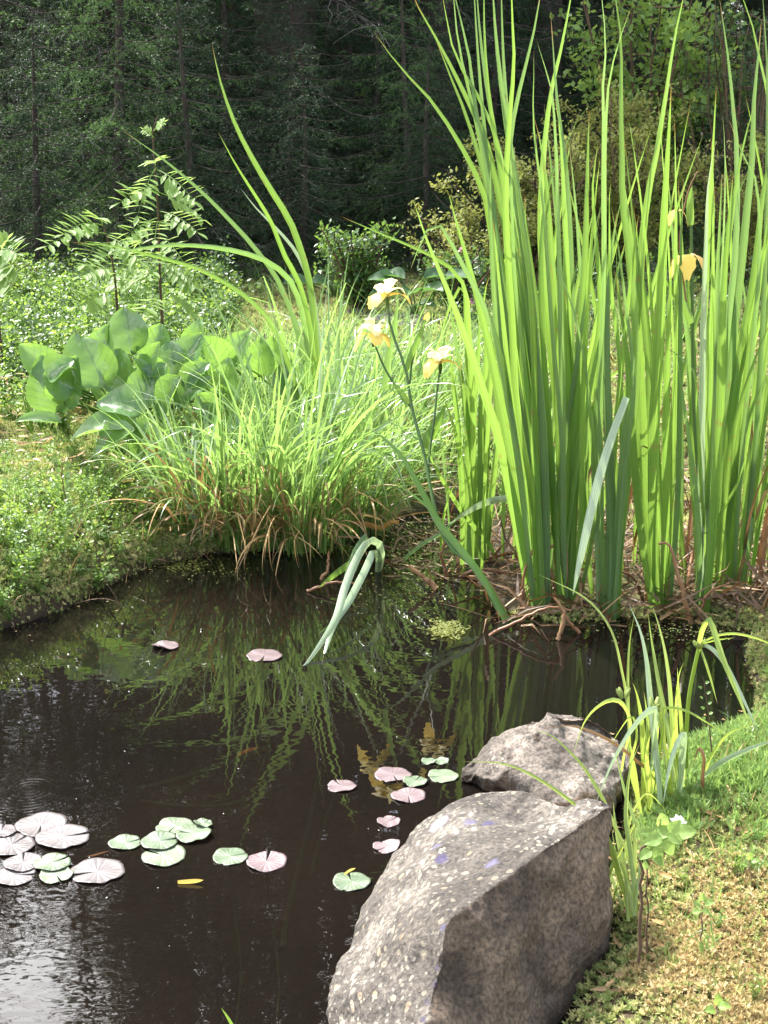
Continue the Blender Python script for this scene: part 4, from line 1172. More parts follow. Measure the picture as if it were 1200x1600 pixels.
# ------------------------------------------------------------------ dead stems and litter in the iris bed
def dead_stem(pts, wpx, label, dY=0.0, z0=0.0):
    b_ = G(pts[0][0], pts[0][1], z0)
    P = trace_pts(pts, b_[1], dY, 16) + RNG.normal(0, .0012, (16, 3))
    r_ = wpx / 2 * (b_[1] / CP) / FPX
    V, F = tube(P, r_ * np.linspace(1.0, .55, 16) * RNG.uniform(.85, 1.1, 16), 6)
    o = mesh_np('dead_stem', V, F, M['straw_obj'], None)
    return tag(o, label, 'dead reed', 'dead iris stems lying in the bed')
dead_stem([(800, 900), (775, 893), (748, 890), (720, 900), (682, 920)], 8, 'reddish dead stem floating in a shallow curve in front of the short iris clump')
dead_stem([(682, 921), (665, 905), (640, 885)], 12, 'broad broken brown stem meeting the reddish stem at a sharp angle')
dead_stem([(765, 992), (800, 975), (840, 955), (868, 948), (892, 955)], 6, 'long tan dead stem floating before the tallest iris clump')
dead_stem([(872, 1000), (882, 960), (868, 935)], 8, 'broken pinkish stem poking from the water beside the tan stem')
dead_stem([(905, 990), (885, 965), (872, 940)], 7, 'dark broken stem leaning against the pinkish one')
dead_stem([(880, 950), (862, 900), (845, 860), (868, 853)], 10, 'thick brown stem snapped at the top between two iris clumps', .0)
dead_stem([(1080, 975), (1060, 900), (1045, 850), (1030, 850)], 8, 'brown dead stem hooked over in front of the broad iris fan')
dead_stem([(1010, 950), (990, 905), (965, 890)], 7, 'red-brown dead stem leaning from the foot of the broad iris fan')
dead_stem([(1090, 970), (1105, 930), (1130, 915), (1140, 912)], 6, 'orange dead stem arching from the foot of the wilted flower')
dead_stem([(815, 960), (818, 900), (830, 860)], 6, 'thin orange dead stem standing in front of the tallest iris clump')
dead_stem([(775, 820), (790, 860), (810, 885), (830, 895)], 6, 'dark curved dead stem beside the short iris clump')
dead_stem([(1130, 890), (1150, 820), (1155, 740)], 8, 'reddish dead stem standing before the grey corner stone')
dead_stem([(1180, 930), (1195, 860), (1205, 800)], 7, 'brown dead stem beside the grey corner stone')
dead_stem([(698, 900), (690, 870), (695, 845)], 7, 'short brown hooked stem in the muddy inlet')
dead_stem([(500, 905), (512, 890), (514, 862)], 6, 'pale broken stem standing beside the bent reed')
dead_stem([(480, 925), (520, 910), (560, 912)], 6, 'pale dead stem floating beneath the bent reed')

def litter(name, n, area, L, wd, zoff, mat, label, flat=.25):
    mb = MB()
    for k in range(n):
        px, py = area()
        z = 0
        q = G(px, py, 0.0)
        h = max(float(hgt(q[0], q[1])), 0.0)
        base = np.array([q[0], q[1], h + random.uniform(*zoff)])
        kn = (random.uniform(.3, .7), random.uniform(-1.4, 1.4)) if random.random() < .5 else None
        V, F, uv = free_blade(None, base, random.uniform(0, TAU), random.uniform(*L), math.pi / 2 - abs(random.gauss(0, flat)), random.uniform(-.2, .3), random.uniform(*wd), None, n=7, kink=kn)
        mb.add(V, F, uv=uv)
    return tag(mb.build(name, mat), label, 'litter', kind='stuff')
random.seed(9)
litter('dead_reed_litter', 900, lambda: (random.uniform(760, 1260), random.uniform(800, 985)), (.04, .18), (.003, .008), (0, .04), M['litter'], 'tangled brown dead leaves between the iris feet', .5)
litter('dead_reed_litter', 420, lambda: (random.uniform(720, 1300), random.uniform(600, 800)), (.06, .22), (.004, .01), (0, .06), M['litter'], 'brown dead leaves on the ground behind the iris bed', .4)
litter('dead_reed_litter', 150, lambda: (random.uniform(610, 760), random.uniform(800, 905)), (.03, .12), (.003, .006), (0, .012), M['litter'], 'scattered dead stalks on the shallow muddy inlet', .1)

# ------------------------------------------------------------------ leaf templates
RH = np.array([[0, 0, 0], [-.5, .42, .12], [.5, .42, .12], [0, 1, 0]], float)
RHF = np.array([[0, 2, 3], [0, 3, 1]])
OV = np.array([[0, 0, 0], [-.42, .28, .1], [.42, .28, .1], [0, .33, 0], [-.4, .62, .1], [.4, .62, .1], [0, .68, -.01], [0, 1, -.06]], float)
OVF = np.array([[0, 2, 3], [0, 3, 1], [1, 3, 6], [1, 6, 4], [3, 2, 5], [3, 5, 6], [6, 5, 7], [4, 6, 7]])

def tuft_template(n, el, wd, seed, lay=1.0):
    rg = np.random.default_rng(seed)
    pos = np.zeros((n, 3)); pos[:, 2] = rg.uniform(0, .5 * lay, n)
    az = np.arange(n) * 2.399 + rg.uniform(0, .4, n)
    e_ = rg.uniform(el[0], el[1], n)
    d = np.stack([np.cos(az) * np.cos(e_), np.sin(az) * np.cos(e_), np.sin(e_)], -1)
    V, F = scatter(RH, RHF, pos, rot_from(d), np.stack([np.full(n, wd), rg.uniform(.7, 1.1, n), np.full(n, wd)], -1))
    return V, F

def scatter_tufts(name, N, area, templates, size, mat, label, cat, zoff=(0, 0), lean=.35, dens=None, mind=.0):
    mb = MB()
    X, Y = area(N)
    d = pond_sd(X, Y)
    keep = d > mind
    if dens is not None: keep &= dens(X, Y)
    X, Y = X[keep], Y[keep]
    Z = hgt(X, Y) + RNG.uniform(zoff[0], zoff[1], len(X))
    pick = RNG.integers(0, len(templates), len(X))
    for k, (TV, TF) in enumerate(templates):
        s_ = pick == k
        m_ = int(s_.sum())
        if not m_: continue
        up = nrm(np.stack([RNG.normal(0, lean, m_), RNG.normal(0, lean, m_), np.ones(m_)], -1))
        a = RNG.uniform(0, TAU, m_)
        ref = np.stack([np.cos(a), np.sin(a), 0 * a], -1)
        x = nrm(np.cross(ref, up)); y = np.cross(up, x)
        R = np.stack([x, y, up], -1)
        V, F = scatter(TV, TF, np.stack([X[s_], Y[s_], Z[s_]], -1), R, RNG.uniform(size[0], size[1], m_))
        rnd = np.repeat(RNG.uniform(0, 1, m_), len(TV))
        mb.add(V, F, rnd)
    return tag(mb.build(name, mat, smooth=False), label, cat, kind='stuff')

moss_t = [tuft_template(11, (.1, 1.3), .34, s_) for s_ in (1, 2, 3)]
hair_t = [tuft_template(12, (.5, 1.45), .13, s_, 1.6) for s_ in (4, 5)]
def box(x0, x1, y0, y1): return lambda N: (RNG.uniform(x0, x1, N), RNG.uniform(y0, y1, N))
scatter_tufts('moss', 42000, box(.1, 1.1, 1.0, 2.75), moss_t, (.0045, .0095), M['moss'], 'yellow and rust sphagnum moss on the near bank', 'moss', (-.004, .004), mind=-.01)
scatter_tufts('moss', 42000, box(-1.9, -.3, 2.4, 4.3), moss_t, (.005, .012), M['moss'], 'yellow green sphagnum moss on the far bank under the heath plants', 'moss', (-.004, .006), mind=-.02)
scatter_tufts('moss', 24000, box(-1.1, 2.2, 3.3, 7.6), moss_t, (.012, .028), M['moss'], 'pale moss on the clearing around the flat rocks', 'moss', (-.004, .004), mind=.1)
scatter_tufts('hair_moss', 30000, box(.34, 1.0, 1.3, 2.4), hair_t, (.009, .024), M['hair_moss'], 'bright green hair moss carpet between the sedge and the picture edge', 'moss', (-.004, .002), mind=.03,
              dens=lambda X, Y: (lumps(X, Y, 12, o=5) + 2.4 * (sstep(1.45, 1.95, Y) - .62)) + RNG.normal(0, .5, len(X)) > -.1)
scatter_tufts('hair_moss', 9000, box(-1.8, -.4, 2.4, 4.0), hair_t, (.012, .026), M['hair_moss'], 'green hair moss patches on the far mossy bank', 'moss', (-.004, .004), mind=.0, dens=lambda X, Y: lumps(X, Y, 9, o=3) > .1)

def near_shore(lo, hi): return lambda X, Y: (pond_sd(X, Y) < hi) & (pond_sd(X, Y) > lo)
scatter_tufts('moss', 60000, box(-1.6, -.3, 2.4, 3.5), moss_t, (.005, .012), M['moss'], 'dense moss cushion rolling over the rim of the far bank', 'moss', (-.006, .012), lean=.8, mind=.012, dens=near_shore(.012, .07))
# small-leaved heath plants
def plantlet(seed, h, nleaf, ls):
    rg = np.random.default_rng(seed)
    nb = 4
    Vs, Fs, n0 = [], [], 0
    for bb in range(nb):
        az = rg.uniform(0, TAU); le = rg.uniform(.1, .6)
        s_ = np.linspace(0, 1, 6)
        hh = h * rg.uniform(.6, 1)
        P = np.stack([np.cos(az) * np.sin(le) * hh * s_ ** 1.3, np.sin(az) * np.sin(le) * hh * s_ ** 1.3, hh * s_ * math.cos(le)], -1)
        V, F = tube(P, np.linspace(.0035 * h / .2, .001, 6), 3)
        Vs.append(V); Fs.append(tris(F) + n0); n0 += len(V)
        k = nleaf
        u = rg.uniform(.25, 1, k)
        pos = np.stack([np.interp(u, s_, P[:, c]) for c in range(3)], -1)
        a2 = rg.uniform(0, TAU, k); e2 = rg.uniform(-.2, .9, k)
        d = np.stack([np.cos(a2) * np.cos(e2), np.sin(a2) * np.cos(e2), np.sin(e2)], -1)
        pos = pos + d * rg.uniform(0, ls * 1.2, (k, 1))
        L = ls * rg.uniform(.7, 1.2, k)
        V, F = scatter(RH, RHF, pos, rot_from(d, rg.normal(0, .5, k)), np.stack([L * .62, L, L * .5], -1))
        Vs.append(V); Fs.append(F + n0); n0 += len(V)
    return np.concatenate(Vs), np.concatenate(Fs)
heath_t = [plantlet(s_, 1.0, 15, .085) for s_ in range(5)]
heath_small = [plantlet(20 + s_, 1.0, 22, .10) for s_ in range(4)]
scatter_tufts('heath_plants', 1500, box(-1.7, -.45, 2.5, 3.8), heath_small, (.03, .075), M['heath'], 'tiny-leaved heath sprigs growing through the far bank moss', 'heath', (-.01, 0), mind=.0)
scatter_tufts('heath_plants', 900, box(-3.2, -.7, 4.6, 7.2), heath_t, (.14, .32), M['heath_dark'], 'darker bilberry stems rising among the bright ones', 'bilberry', (-.01, 0), lean=.25,  # dark-coloured copies mixed in to paint more shading into the belt
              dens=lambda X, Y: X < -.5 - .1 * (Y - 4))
scatter_tufts('heath_plants', 1700, box(-3.2, -.75, 3.9, 7.0), heath_t, (.10, .27), M['heath'], 'belt of bright bilberry plants between the bergenia and the spruces', 'bilberry', (-.01, 0), lean=.2,
              dens=lambda X, Y: X < -.55 - .1 * (Y - 4))
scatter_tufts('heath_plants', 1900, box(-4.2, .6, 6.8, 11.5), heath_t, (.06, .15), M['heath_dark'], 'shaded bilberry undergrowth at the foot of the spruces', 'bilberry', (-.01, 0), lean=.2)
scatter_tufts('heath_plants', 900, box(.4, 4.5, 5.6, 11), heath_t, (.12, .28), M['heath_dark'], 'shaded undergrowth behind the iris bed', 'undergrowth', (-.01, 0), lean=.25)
scatter_tufts('heath_plants', 170, box(.4, 1.0, 1.2, 2.2), heath_small, (.03, .06), M['heath'], 'small green sprigs dotted over the near bank moss', 'sprig', (-.004, 0), lean=.3, mind=.03)
scatter_tufts('far_undergrowth', 2600, box(-9, 9, 13, 24), heath_t, (.5, 1.1), M['fresh'], 'sunlit green undergrowth beyond the spruces', 'undergrowth', (-.02, 0), lean=.2)

scatter_tufts('heath_plants', 420, box(-1.7, -.42, 2.5, 3.4), heath_small, (.06, .13), M['heath'], 'taller feathery sprigs standing along the rim of the far bank', 'heath', (-.01, 0), lean=.35, mind=.0, dens=near_shore(0, .35))
# thin grass on the clearing and the near bank
def grass_mesh(name, N, area, L, wd, mat, label, mind=.05):
    mb = MB()
    X, Y = area(N)
    ok = pond_sd(X, Y) > mind
    for x, y, z in zip(X[ok], Y[ok], hgt(X[ok], Y[ok])):
        V, F, uv = free_blade(None, np.array([x, y, z - .01]), random.uniform(0, TAU), random.uniform(*L), random.uniform(.05, .6), random.uniform(.2, 1.5), random.uniform(*wd), None, n=7)
        mb.add(V, F, uv=uv)
    return tag(mb.build(name, mat), label, 'grass', kind='stuff')
grass_mesh('grass', 2600, box(-.75, .55, 3.35, 5.2), (.12, .34), (.003, .006), M['sedge_fine'], 'loose fresh grass between the tussocks and the clearing')
grass_mesh('grass', 1300, box(-.4, 1.6, 3.9, 6.2), (.08, .25), (.002, .005), M['sedge_fine'], 'thin grass on the mossy clearing')
grass_mesh('grass', 1100, box(.36, 1.0, 1.25, 2.4), (.02, .085), (.0008, .002), M['sedge_fine'], 'fine grass blades in the near bank moss', .03)
grass_mesh('dry_grass', 700, box(.36, 1.0, 1.05, 2.0), (.02, .09), (.0008, .002), M['straw'], 'dry straw threads on the near bank moss', .03)
_dc = G(1165, 1470, .09)
scatter_tufts('dry_moss', 16000, box(.28, .62, 1.1, 1.65), moss_t, (.004, .009), M['dry_moss'], 'dry tan moss patch in the corner of the near bank', 'moss', (-.002, .006), mind=.05, dens=lambda X, Y: (.5 * lumps(X, Y, 14, o=17) + RNG.normal(0, .3, len(X)) + 1.0 - np.hypot((X - _dc[0]) / .13, (Y - _dc[1]) / .17)) > .1)
grass_mesh('grass', 700, box(-1.6, -.45, 2.5, 3.7), (.03, .10), (.0012, .0025), M['sedge_fine'], 'fine grass growing through the far bank moss', -.0)
grass_mesh('dry_grass', 420, box(-1.6, -.45, 2.5, 3.4), (.03, .12), (.0012, .003), M['straw'], 'dry stalks hanging at the rim of the far mossy bank', -.03)

mb = MB()
for k in range(1500):
    x = random.uniform(-1.5, .1); y = random.uniform(2.5, 3.5)
    d_ = float(pond_sd(np.array([x]), np.array([y]))[0])
    if not -.03 < d_ < .03: continue
    z = float(hgt(np.array([x]), np.array([y]))[0])
    V, F, uv = free_blade(None, np.array([x, y, z + .01]), random.gauss(-math.pi / 2, .9), random.uniform(.04, .12), random.uniform(.6, 1.6), random.uniform(.6, 1.6), random.uniform(.0015, .004), None, n=7)
    mb.add(V, F, uv=uv)
tag(mb.build('roots', M['brown_twig']), 'brown roots and dead stalks hanging over the dark bank face', 'roots', kind='stuff')

litter('fallen_leaves', 260, lambda: (random.uniform(940, 1220), random.uniform(1180, 1620)), (.008, .03), (.002, .007), (.004, .012), M['straw'], 'fallen brown leaf bits on the near bank moss', .15)
litter('fallen_leaves', 300, lambda: (random.uniform(-40, 330), random.uniform(720, 900)), (.012, .045), (.003, .008), (.1, .16), M['straw'], 'fallen brown leaf bits on the far mossy bank', .15)

# ------------------------------------------------------------------ bergenia
def big_leaf(par, c, tipdir, normal, L, wd, mat, cup=.26, stalk=None, name='leaf', notch=0.0, base_p=None, wav=.04):
    c = np.asarray(c, float)
    d = nrm(tipdir); n_ = nrm(normal - d * np.dot(normal, d)); x = np.cross(d, n_)
    u = np.linspace(0, 1, 11); v = np.linspace(-1, 1, 9)
    prof = np.sin(np.pi * np.clip(u, 0, 1) ** .72) ** .62
    prof[0] = .06; prof[-1] = .12
    ph = random.uniform(0, 6)
    V = []
    for a, uu in enumerate(u):
        for vv in v:
            hw = wd / 2 * prof[a]
            y = (uu - .5) * L - notch * L * abs(vv) * (1 - uu) ** 4
            z = cup * wd * vv * vv * prof[a] - .35 * L * (uu - .45) ** 2 + wav * wd * abs(vv) ** 2 * math.sin(uu * 9 + vv * 3 + ph) - .02 * wd * math.cos(vv * 22 + uu * 18) * (1 - abs(vv)) - .03 * wd * math.exp(-(vv * 7) ** 2)
            V.append(c + d * y + x * (hw * vv) + n_ * z)
    V = np.array(V)
    i, j = np.meshgrid(np.arange(10), np.arange(8), indexing='ij')
    F = np.stack([i * 9 + j, i * 9 + j + 1, (i + 1) * 9 + j + 1, (i + 1) * 9 + j], -1).reshape(-1, 4)
    uvl = np.stack([np.tile((v + 1) / 2, 11), np.repeat(u, 9)], -1)
    o = mesh_np(name, V, F, mat, par, uvl, np.full(len(V), random.random()))
    if base_p is not None:
        p0 = c - d * (.5 * L) - n_ * (.35 * L * .2)
        mid = (p0 + base_p) / 2 + np.array([0, 0, .02])
        Vs, Fs = tube(catmull([base_p, mid, p0 + d * .01], 8), np.linspace(.005, .0035, 8), 6)
        mesh_np('leaf_stalk', Vs, Fs, M['stem'], o)
    return o

berg = [  # px, py, length px, width px, tip angle in the picture, upward tilt of the face, depth
    (58, 565, 70, 52, 130, .3, 3.62), (76, 602, 92, 62, 105, .1, 3.58), (107, 598, 86, 56, 70, .2, 3.52), (122, 548, 56, 40, 100, .6, 3.66),
    (164, 543, 72, 58, 85, .4, 3.62), (199, 516, 72, 62, 100, .2, 3.66), (243, 538, 66, 50, 75, .5, 3.68), (146, 566, 84, 66, 115, .1, 3.54),
    (188, 580, 70, 62, 100, .3, 3.56), (186, 634, 76, 62, 170, .9, 3.40), (160, 668, 110, 52, 190, 1.2, 3.36), (172, 690, 92, 48, 215, .9, 3.32),
    (268, 570, 76, 58, 95, .2, 3.60), (262, 625, 90, 48, 245, .3, 3.42), (290, 560, 96, 56, 60, .4, 3.64), (310, 530, 60, 48, 90, .5, 3.8),
    (335, 556, 70, 56, 110, .4, 3.70), (372, 545, 66, 44, 60, .3, 3.75), (350, 600, 80, 56, 80, .2, 3.6), (405, 560, 60, 46, 85, .3, 3.8),
    (60, 655, 70, 26, 175, 1.3, 3.45), (218, 690, 80, 40, 250, .8, 3.34), (430, 555, 60, 48, 100, .3, 3.85), (300, 610, 70, 50, 40, .4, 3.5), (236, 600, 80, 56, 60, .3, 3.5),
    (450, 590, 60, 44, 80, .2, 3.8), (325, 640, 60, 40, 300, .4, 3.45)]
random.seed(14)
for _ in range(16):
    berg.append((random.uniform(70, 320), random.uniform(545, 655), random.uniform(48, 72), random.uniform(36, 54), random.uniform(20, 160), random.uniform(0, 1.0), random.uniform(3.45, 3.8)))
bbase = [G(95, 672, .16), G(205, 665, .16), G(300, 640, .16), G(400, 625, .16)]
blab = ['bergenia with round leathery leaves nearest the bilberry bushes', 'bergenia with the tallest upright rounded leaf of the bed, drooping leaves below',
        'bergenia in the bed centre with shiny white-glinting leaves', 'bergenia mostly hidden behind the sedge tussocks']
bplants = [empty('bergenia_plant', b_, l_, 'bergenia', 'bergenia plants on the far bank') for b_, l_ in zip(bbase, blab)]
for (px, py, L, wd, ang, tilt, Y) in berg:
    c = AY(px, py, Y)
    k = int(np.argmin([abs(c[0] - q[0]) for q in bbase]))
    s_ = Y / CP / FPX
    a = math.radians(ang)
    tip = np.array([math.cos(a), random.uniform(-.35, .35), math.sin(a)])
    nn = np.array([random.uniform(-.7, .35), -1.0, random.uniform(.2, 1.1) + tilt])
    big_leaf(bplants[k], c, tip, nn, L * s_ * 1.0, wd * s_ * 1.05, M['bergenia'], base_p=bbase[k] + np.array([random.uniform(-.05, .05), random.uniform(-.03, .03), .0]))

# shaded broad leaves behind the flowers
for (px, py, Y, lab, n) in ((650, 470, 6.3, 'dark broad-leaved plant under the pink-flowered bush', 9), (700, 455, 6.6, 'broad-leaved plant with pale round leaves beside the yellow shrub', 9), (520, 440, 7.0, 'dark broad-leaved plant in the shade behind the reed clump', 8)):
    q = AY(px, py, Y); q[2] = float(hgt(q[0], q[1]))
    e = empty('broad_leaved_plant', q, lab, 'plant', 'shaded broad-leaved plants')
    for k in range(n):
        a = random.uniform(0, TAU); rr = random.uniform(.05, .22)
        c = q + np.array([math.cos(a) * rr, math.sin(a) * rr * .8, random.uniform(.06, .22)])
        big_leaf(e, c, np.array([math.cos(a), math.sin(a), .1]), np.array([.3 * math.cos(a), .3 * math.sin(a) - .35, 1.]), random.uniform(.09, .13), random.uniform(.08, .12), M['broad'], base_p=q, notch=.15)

# ------------------------------------------------------------------ rowan saplings
def pinnate(par, p0, d, L, up, n=6, ls=.045, droop=.3):
    ls = min(ls, L * .34)
    s_ = np.linspace(0, 1, 9)
    d = nrm(d)
    P = p0 + d * (L * s_)[:, None] - np.array([0, 0, 1]) * (droop * L * s_ ** 2)[:, None]
    V, F = tube(P, np.linspace(.0018, .0008, 9), 4)
    mb = MB(); r0 = random.random()
    mb.add(V, tris(F), r0)
    x = nrm(np.cross(d, up))
    pos, dirs, sc_ = [], [], []
    for k in range(n):
        u = .25 + .7 * k / (n - 1)
        q = np.array([np.interp(u, s_, P[:, c]) for c in range(3)])
        l_ = ls * (.75 + .5 * math.sin(math.pi * (k + 1) / (n + 1)))
        for sg in (-1, 1):
            pos.append(q); dirs.append(x * sg + d * .45 - np.array([0, 0, .15]) + RNG.normal(0, .16, 3)); sc_.append((l_ * .42, l_ * random.uniform(.8, 1.15), l_ * .4))
    pos.append(P[-1]); dirs.append(d - np.array([0, 0, .4])); sc_.append((ls * .4, ls, ls * .3))
    V, F = scatter(OV, OVF, np.array(pos), rot_from(np.array(dirs)), np.array(sc_))
    mb.add(V, F, r0)
    return mb.build('leaf', M['rowan'], par, smooth=False)

def sapling(name, stem_px, Y, label, leaves, cat='sapling', ls=.06):
    P = trace_pts(stem_px, Y, .05, 12)
    P[0, 2] = min(P[0, 2], float(hgt(P[0, 0], P[0, 1])))
    e = empty(name, P[0], label, cat, 'rowan saplings')
    V, F = tube(P, np.linspace(.007, .002, 12), 6)
    mesh_np('stem', V, F, M['brown_twig'], e, rnd=np.full(len(V), .5))
    for (sx, sy, tx, ty, dy, L) in leaves:
        p0, p1 = AY(sx, sy, Y + .03), AY(tx, ty, Y + dy)
        pinnate(e, p0, p1 - p0, np.linalg.norm(p1 - p0) * 1.05, np.array([random.uniform(-.3, .3), -.7, .8]), 8, ls)
    return e
sapling('rowan_sapling', [(255, 520), (250, 440), (248, 350), (243, 270), (238, 205), (245, 182)], 4.9, 'slender rowan sapling with feathery leaves standing before the dark spruces',
        [(244, 262, 215, 300, -.2, 0), (245, 265, 300, 285, -.1, 0), (246, 290, 190, 292, -.1, 0), (246, 300, 310, 318, .1, 0), (248, 340, 185, 355, -.15, 0), (248, 330, 305, 335, -.1, 0),
         (250, 380, 180, 395, -.2, 0), (250, 370, 290, 385, -.2, 0), (252, 420, 200, 430, -.2, 0), (252, 410, 300, 420, -.1, 0), (243, 258, 240, 235, -.1, 0), (250, 350, 240, 320, -.35, 0), (252, 440, 175, 420, .1, 0),
         (254, 460, 210, 480, -.2, 0), (254, 450, 300, 470, .1, 0), (250, 400, 225, 372, -.3, 0), (240, 205, 255, 182, 0, 0), (240, 215, 225, 195, 0, 0)])
sapling('rowan_sapling', [(185, 520), (180, 440), (170, 380), (160, 350)], 4.7, 'low rowan sapling with pale fronds reaching sideways above the bilberry bushes',
        [(160, 352, 100, 330, -.2, 0), (160, 350, 150, 322, -.1, 0), (165, 365, 75, 345, -.2, 0), (170, 380, 130, 372, -.25, 0), (168, 370, 215, 380, -.1, 0), (176, 420, 130, 410, -.1, 0), (178, 440, 225, 425, -.1, 0), (180, 460, 125, 455, -.1, 0)])
sapling('rowan_sapling', [(-5, 470), (-8, 430), (-6, 400), (0, 380)], 4.6, 'bright rowan seedling cut by the picture edge beside the bilberry', [(-5, 395, 22, 372, -.1, 0), (-6, 410, 25, 400, -.1, 0), (-6, 420, 20, 432, -.1, 0), (-6, 400, 10, 360, 0, 0)])

# ------------------------------------------------------------------ front sedge by the boulders
b = G(1030, 1215, .08)
eS = empty('sedge_plant', b, 'bright sedge with broad yellow-green blades growing beside the smaller boulder', 'sedge', 'sedge plants on the near bank')
SE = M['sedge_near']; YS = b[1]
for pts, wpx, mat, dY in (
    ([(1030, 1225), (1022, 1150), (1015, 1080), (1010, 1030), (1000, 985), (982, 942)], 12, PA, .1),
    ([(1052, 1190), (1040, 1120), (1028, 1060), (1018, 1000), (1012, 955)], 9, SE, .1),
    ([(1054, 1190), (1050, 1130), (1045, 1060), (1035, 1000), (1020, 950), (1010, 945)], 9, SE, .1),
    ([(985, 1180), (980, 1100), (972, 1050), (955, 985), (915, 935), (840, 897)], 5, SE, .15),
    ([(983, 1150), (981, 1070), (983, 1010), (991, 960)], 5, SE, .1),
    ([(975, 1180), (985, 1130), (970, 1097), (945, 1097), (915, 1125), (895, 1180)], 5, SE, -.1),
    ([(1020, 1180), (1025, 1110), (1005, 1118), (980, 1150), (955, 1195), (935, 1245), (927, 1258)], 9, PA, -.15),
    ([(1022, 1200), (1030, 1120), (1045, 1106), (1075, 1112), (1110, 1132), (1150, 1157)], 5, SE, -.05),
    ([(1005, 1255), (1007, 1200), (1003, 1130), (995, 1085), (988, 1066)], 11, SE, 0),
    ([(1062, 1240), (1066, 1180), (1068, 1147), (1052, 1178), (1042, 1220), (1036, 1258)], 12, PA, -.1),
    ([(1100, 1212), (1125, 1192), (1160, 1175), (1200, 1160), (1230, 1155)], 9, PA, -.02),
    ([(1100, 1212), (1112, 1180), (1140, 1145), (1180, 1132)], 5, SE, 0),
    ([(1036, 1235), (1020, 1210), (990, 1185), (958, 1160), (900, 1135), (850, 1138)], 4, M['straw_obj'], -.1),
    ([(1000, 1260), (985, 1200), (995, 1150), (985, 1120), (950, 1170)], 5, SE, 0),
    ([(1060, 1200), (1056, 1120), (1060, 1060), (1068, 1035)], 6, SE, 0),
    ([(1012, 1260), (1022, 1200), (1025, 1150), (1020, 1110)], 10, SE, 0),
    ([(1100, 1250), (1098, 1215), (1100, 1185), (1092, 1170), (1082, 1200)], 7, M['straw_obj'], 0),
    ([(1068, 1200), (1066, 1150), (1062, 1100), (1058, 1040)], 8, SE, .02),
    ([(1016, 1240), (1010, 1190), (1012, 1130), (1006, 1080)], 9, SE, .03), ([(1044, 1210), (1036, 1150), (1032, 1090), (1026, 1040)], 9, SE, .08), ([(1030, 1250), (1026, 1200), (1034, 1150), (1040, 1100)], 9, SE, -.02),
    ([(998, 1260), (992, 1210), (985, 1170), (980, 1140)], 8, SE, .0), ([(1050, 1250), (1046, 1200), (1052, 1150), (1060, 1110)], 8, SE, -.03), ([(1010, 1280), (1016, 1230), (1010, 1180), (1018, 1140)], 8, SE, -.05)):
    traced_blade(eS, pts, wpx, mat, YS + random.uniform(-.03, .03), dY, random.uniform(.1, .9), random.uniform(-.3, .3), 'blade', 'grass', fold=.3, sink=.03)
def seed_head(par, px, py, Y, n=4, L=.018):
    mb = MB()
    c = AY(px, py, Y)
    for k in range(n):
        a = random.uniform(0, TAU); d = nrm([math.cos(a) * .6, math.sin(a) * .6, 1])
        s_ = np.linspace(0, 1, 7)
        V, F = tube(c + d * (s_ * L)[:, None] + np.array([math.cos(a), math.sin(a), 0]) * .003, .0035 * np.sin(np.pi * np.clip(s_, .08, .95)) ** .6, 7)
        mb.add(V, F)
    return mb.build('seed_head', M['bud'], par)
seed_head(eS, 975, 1092, YS + .03); seed_head(eS, 1022, 1112, YS - .02, 5, .022)
stem_traced(eS, [(1072, 1200), (1073, 1140), (1078, 1080), (1092, 1012)], YS, .0, .0035, .003, SE, 'culm')
seed_head(eS, 1093, 1012, YS, 5, .014)
for pts, wpx, mat in (([(1092, 1008), (1097, 985), (1106, 968), (1112, 975), (1130, 1030), (1158, 1098), (1178, 1152)], 9, SE), ([(1096, 1008), (1110, 1012), (1132, 1036), (1160, 1090), (1187, 1148)], 7, PA),
                      ([(1096, 1004), (1120, 993), (1150, 990), (1190, 1000), (1230, 1020)], 4, SE), ([(1094, 1012), (1104, 1040), (1113, 1070), (1121, 1100)], 4, SE), ([(1096, 1006), (1120, 1000), (1150, 996)], 3, SE)):
    traced_blade(eS, pts, wpx, mat, YS, random.uniform(-.08, .02), .1, .2, 'bract', 'grass', sink=0, fold=.25)

b = G(985, 1400, .06)
eT = empty('sedge_plant', b, 'bright sedge tuft squeezed between the big boulder and the moss', 'sedge', 'sedge plants on the near bank')
for pts, wpx in (([(978, 1400), (962, 1350), (950, 1310), (944, 1270)], 9), ([(985, 1395), (972, 1340), (962, 1290), (958, 1250)], 10), ([(992, 1390), (985, 1330), (978, 1270), (985, 1200), (1000, 1160)], 9),
                 ([(940, 1400), (958, 1350), (985, 1300), (1000, 1270)], 7), ([(970, 1410), (955, 1370), (940, 1330), (935, 1300)], 7), ([(988, 1400), (992, 1340), (990, 1290), (984, 1240)], 8),
                 ([(960, 1400), (975, 1345), (985, 1280), (1010, 1240), (1040, 1265)], 6), ([(980, 1405), (975, 1370), (962, 1330), (955, 1290)], 8), ([(1000, 1300), (980, 1250), (970, 1210), (960, 1170)], 8),
                 ([(980, 1330), (960, 1290), (945, 1255), (932, 1230), (905, 1190), (862, 1150), (830, 1140)], 6), ([(960, 1330), (940, 1290), (905, 1262), (850, 1222), (790, 1194), (720, 1190)], 5), ([(995, 1395), (1000, 1350), (1003, 1300), (998, 1260)], 7)):
    traced_blade(eT, pts, wpx, SE, b[1] + random.uniform(-.04, .05), random.uniform(.0, .16), random.uniform(.1, .9), random.uniform(-.3, .3), 'blade', 'grass', sink=.03, fold=.3)

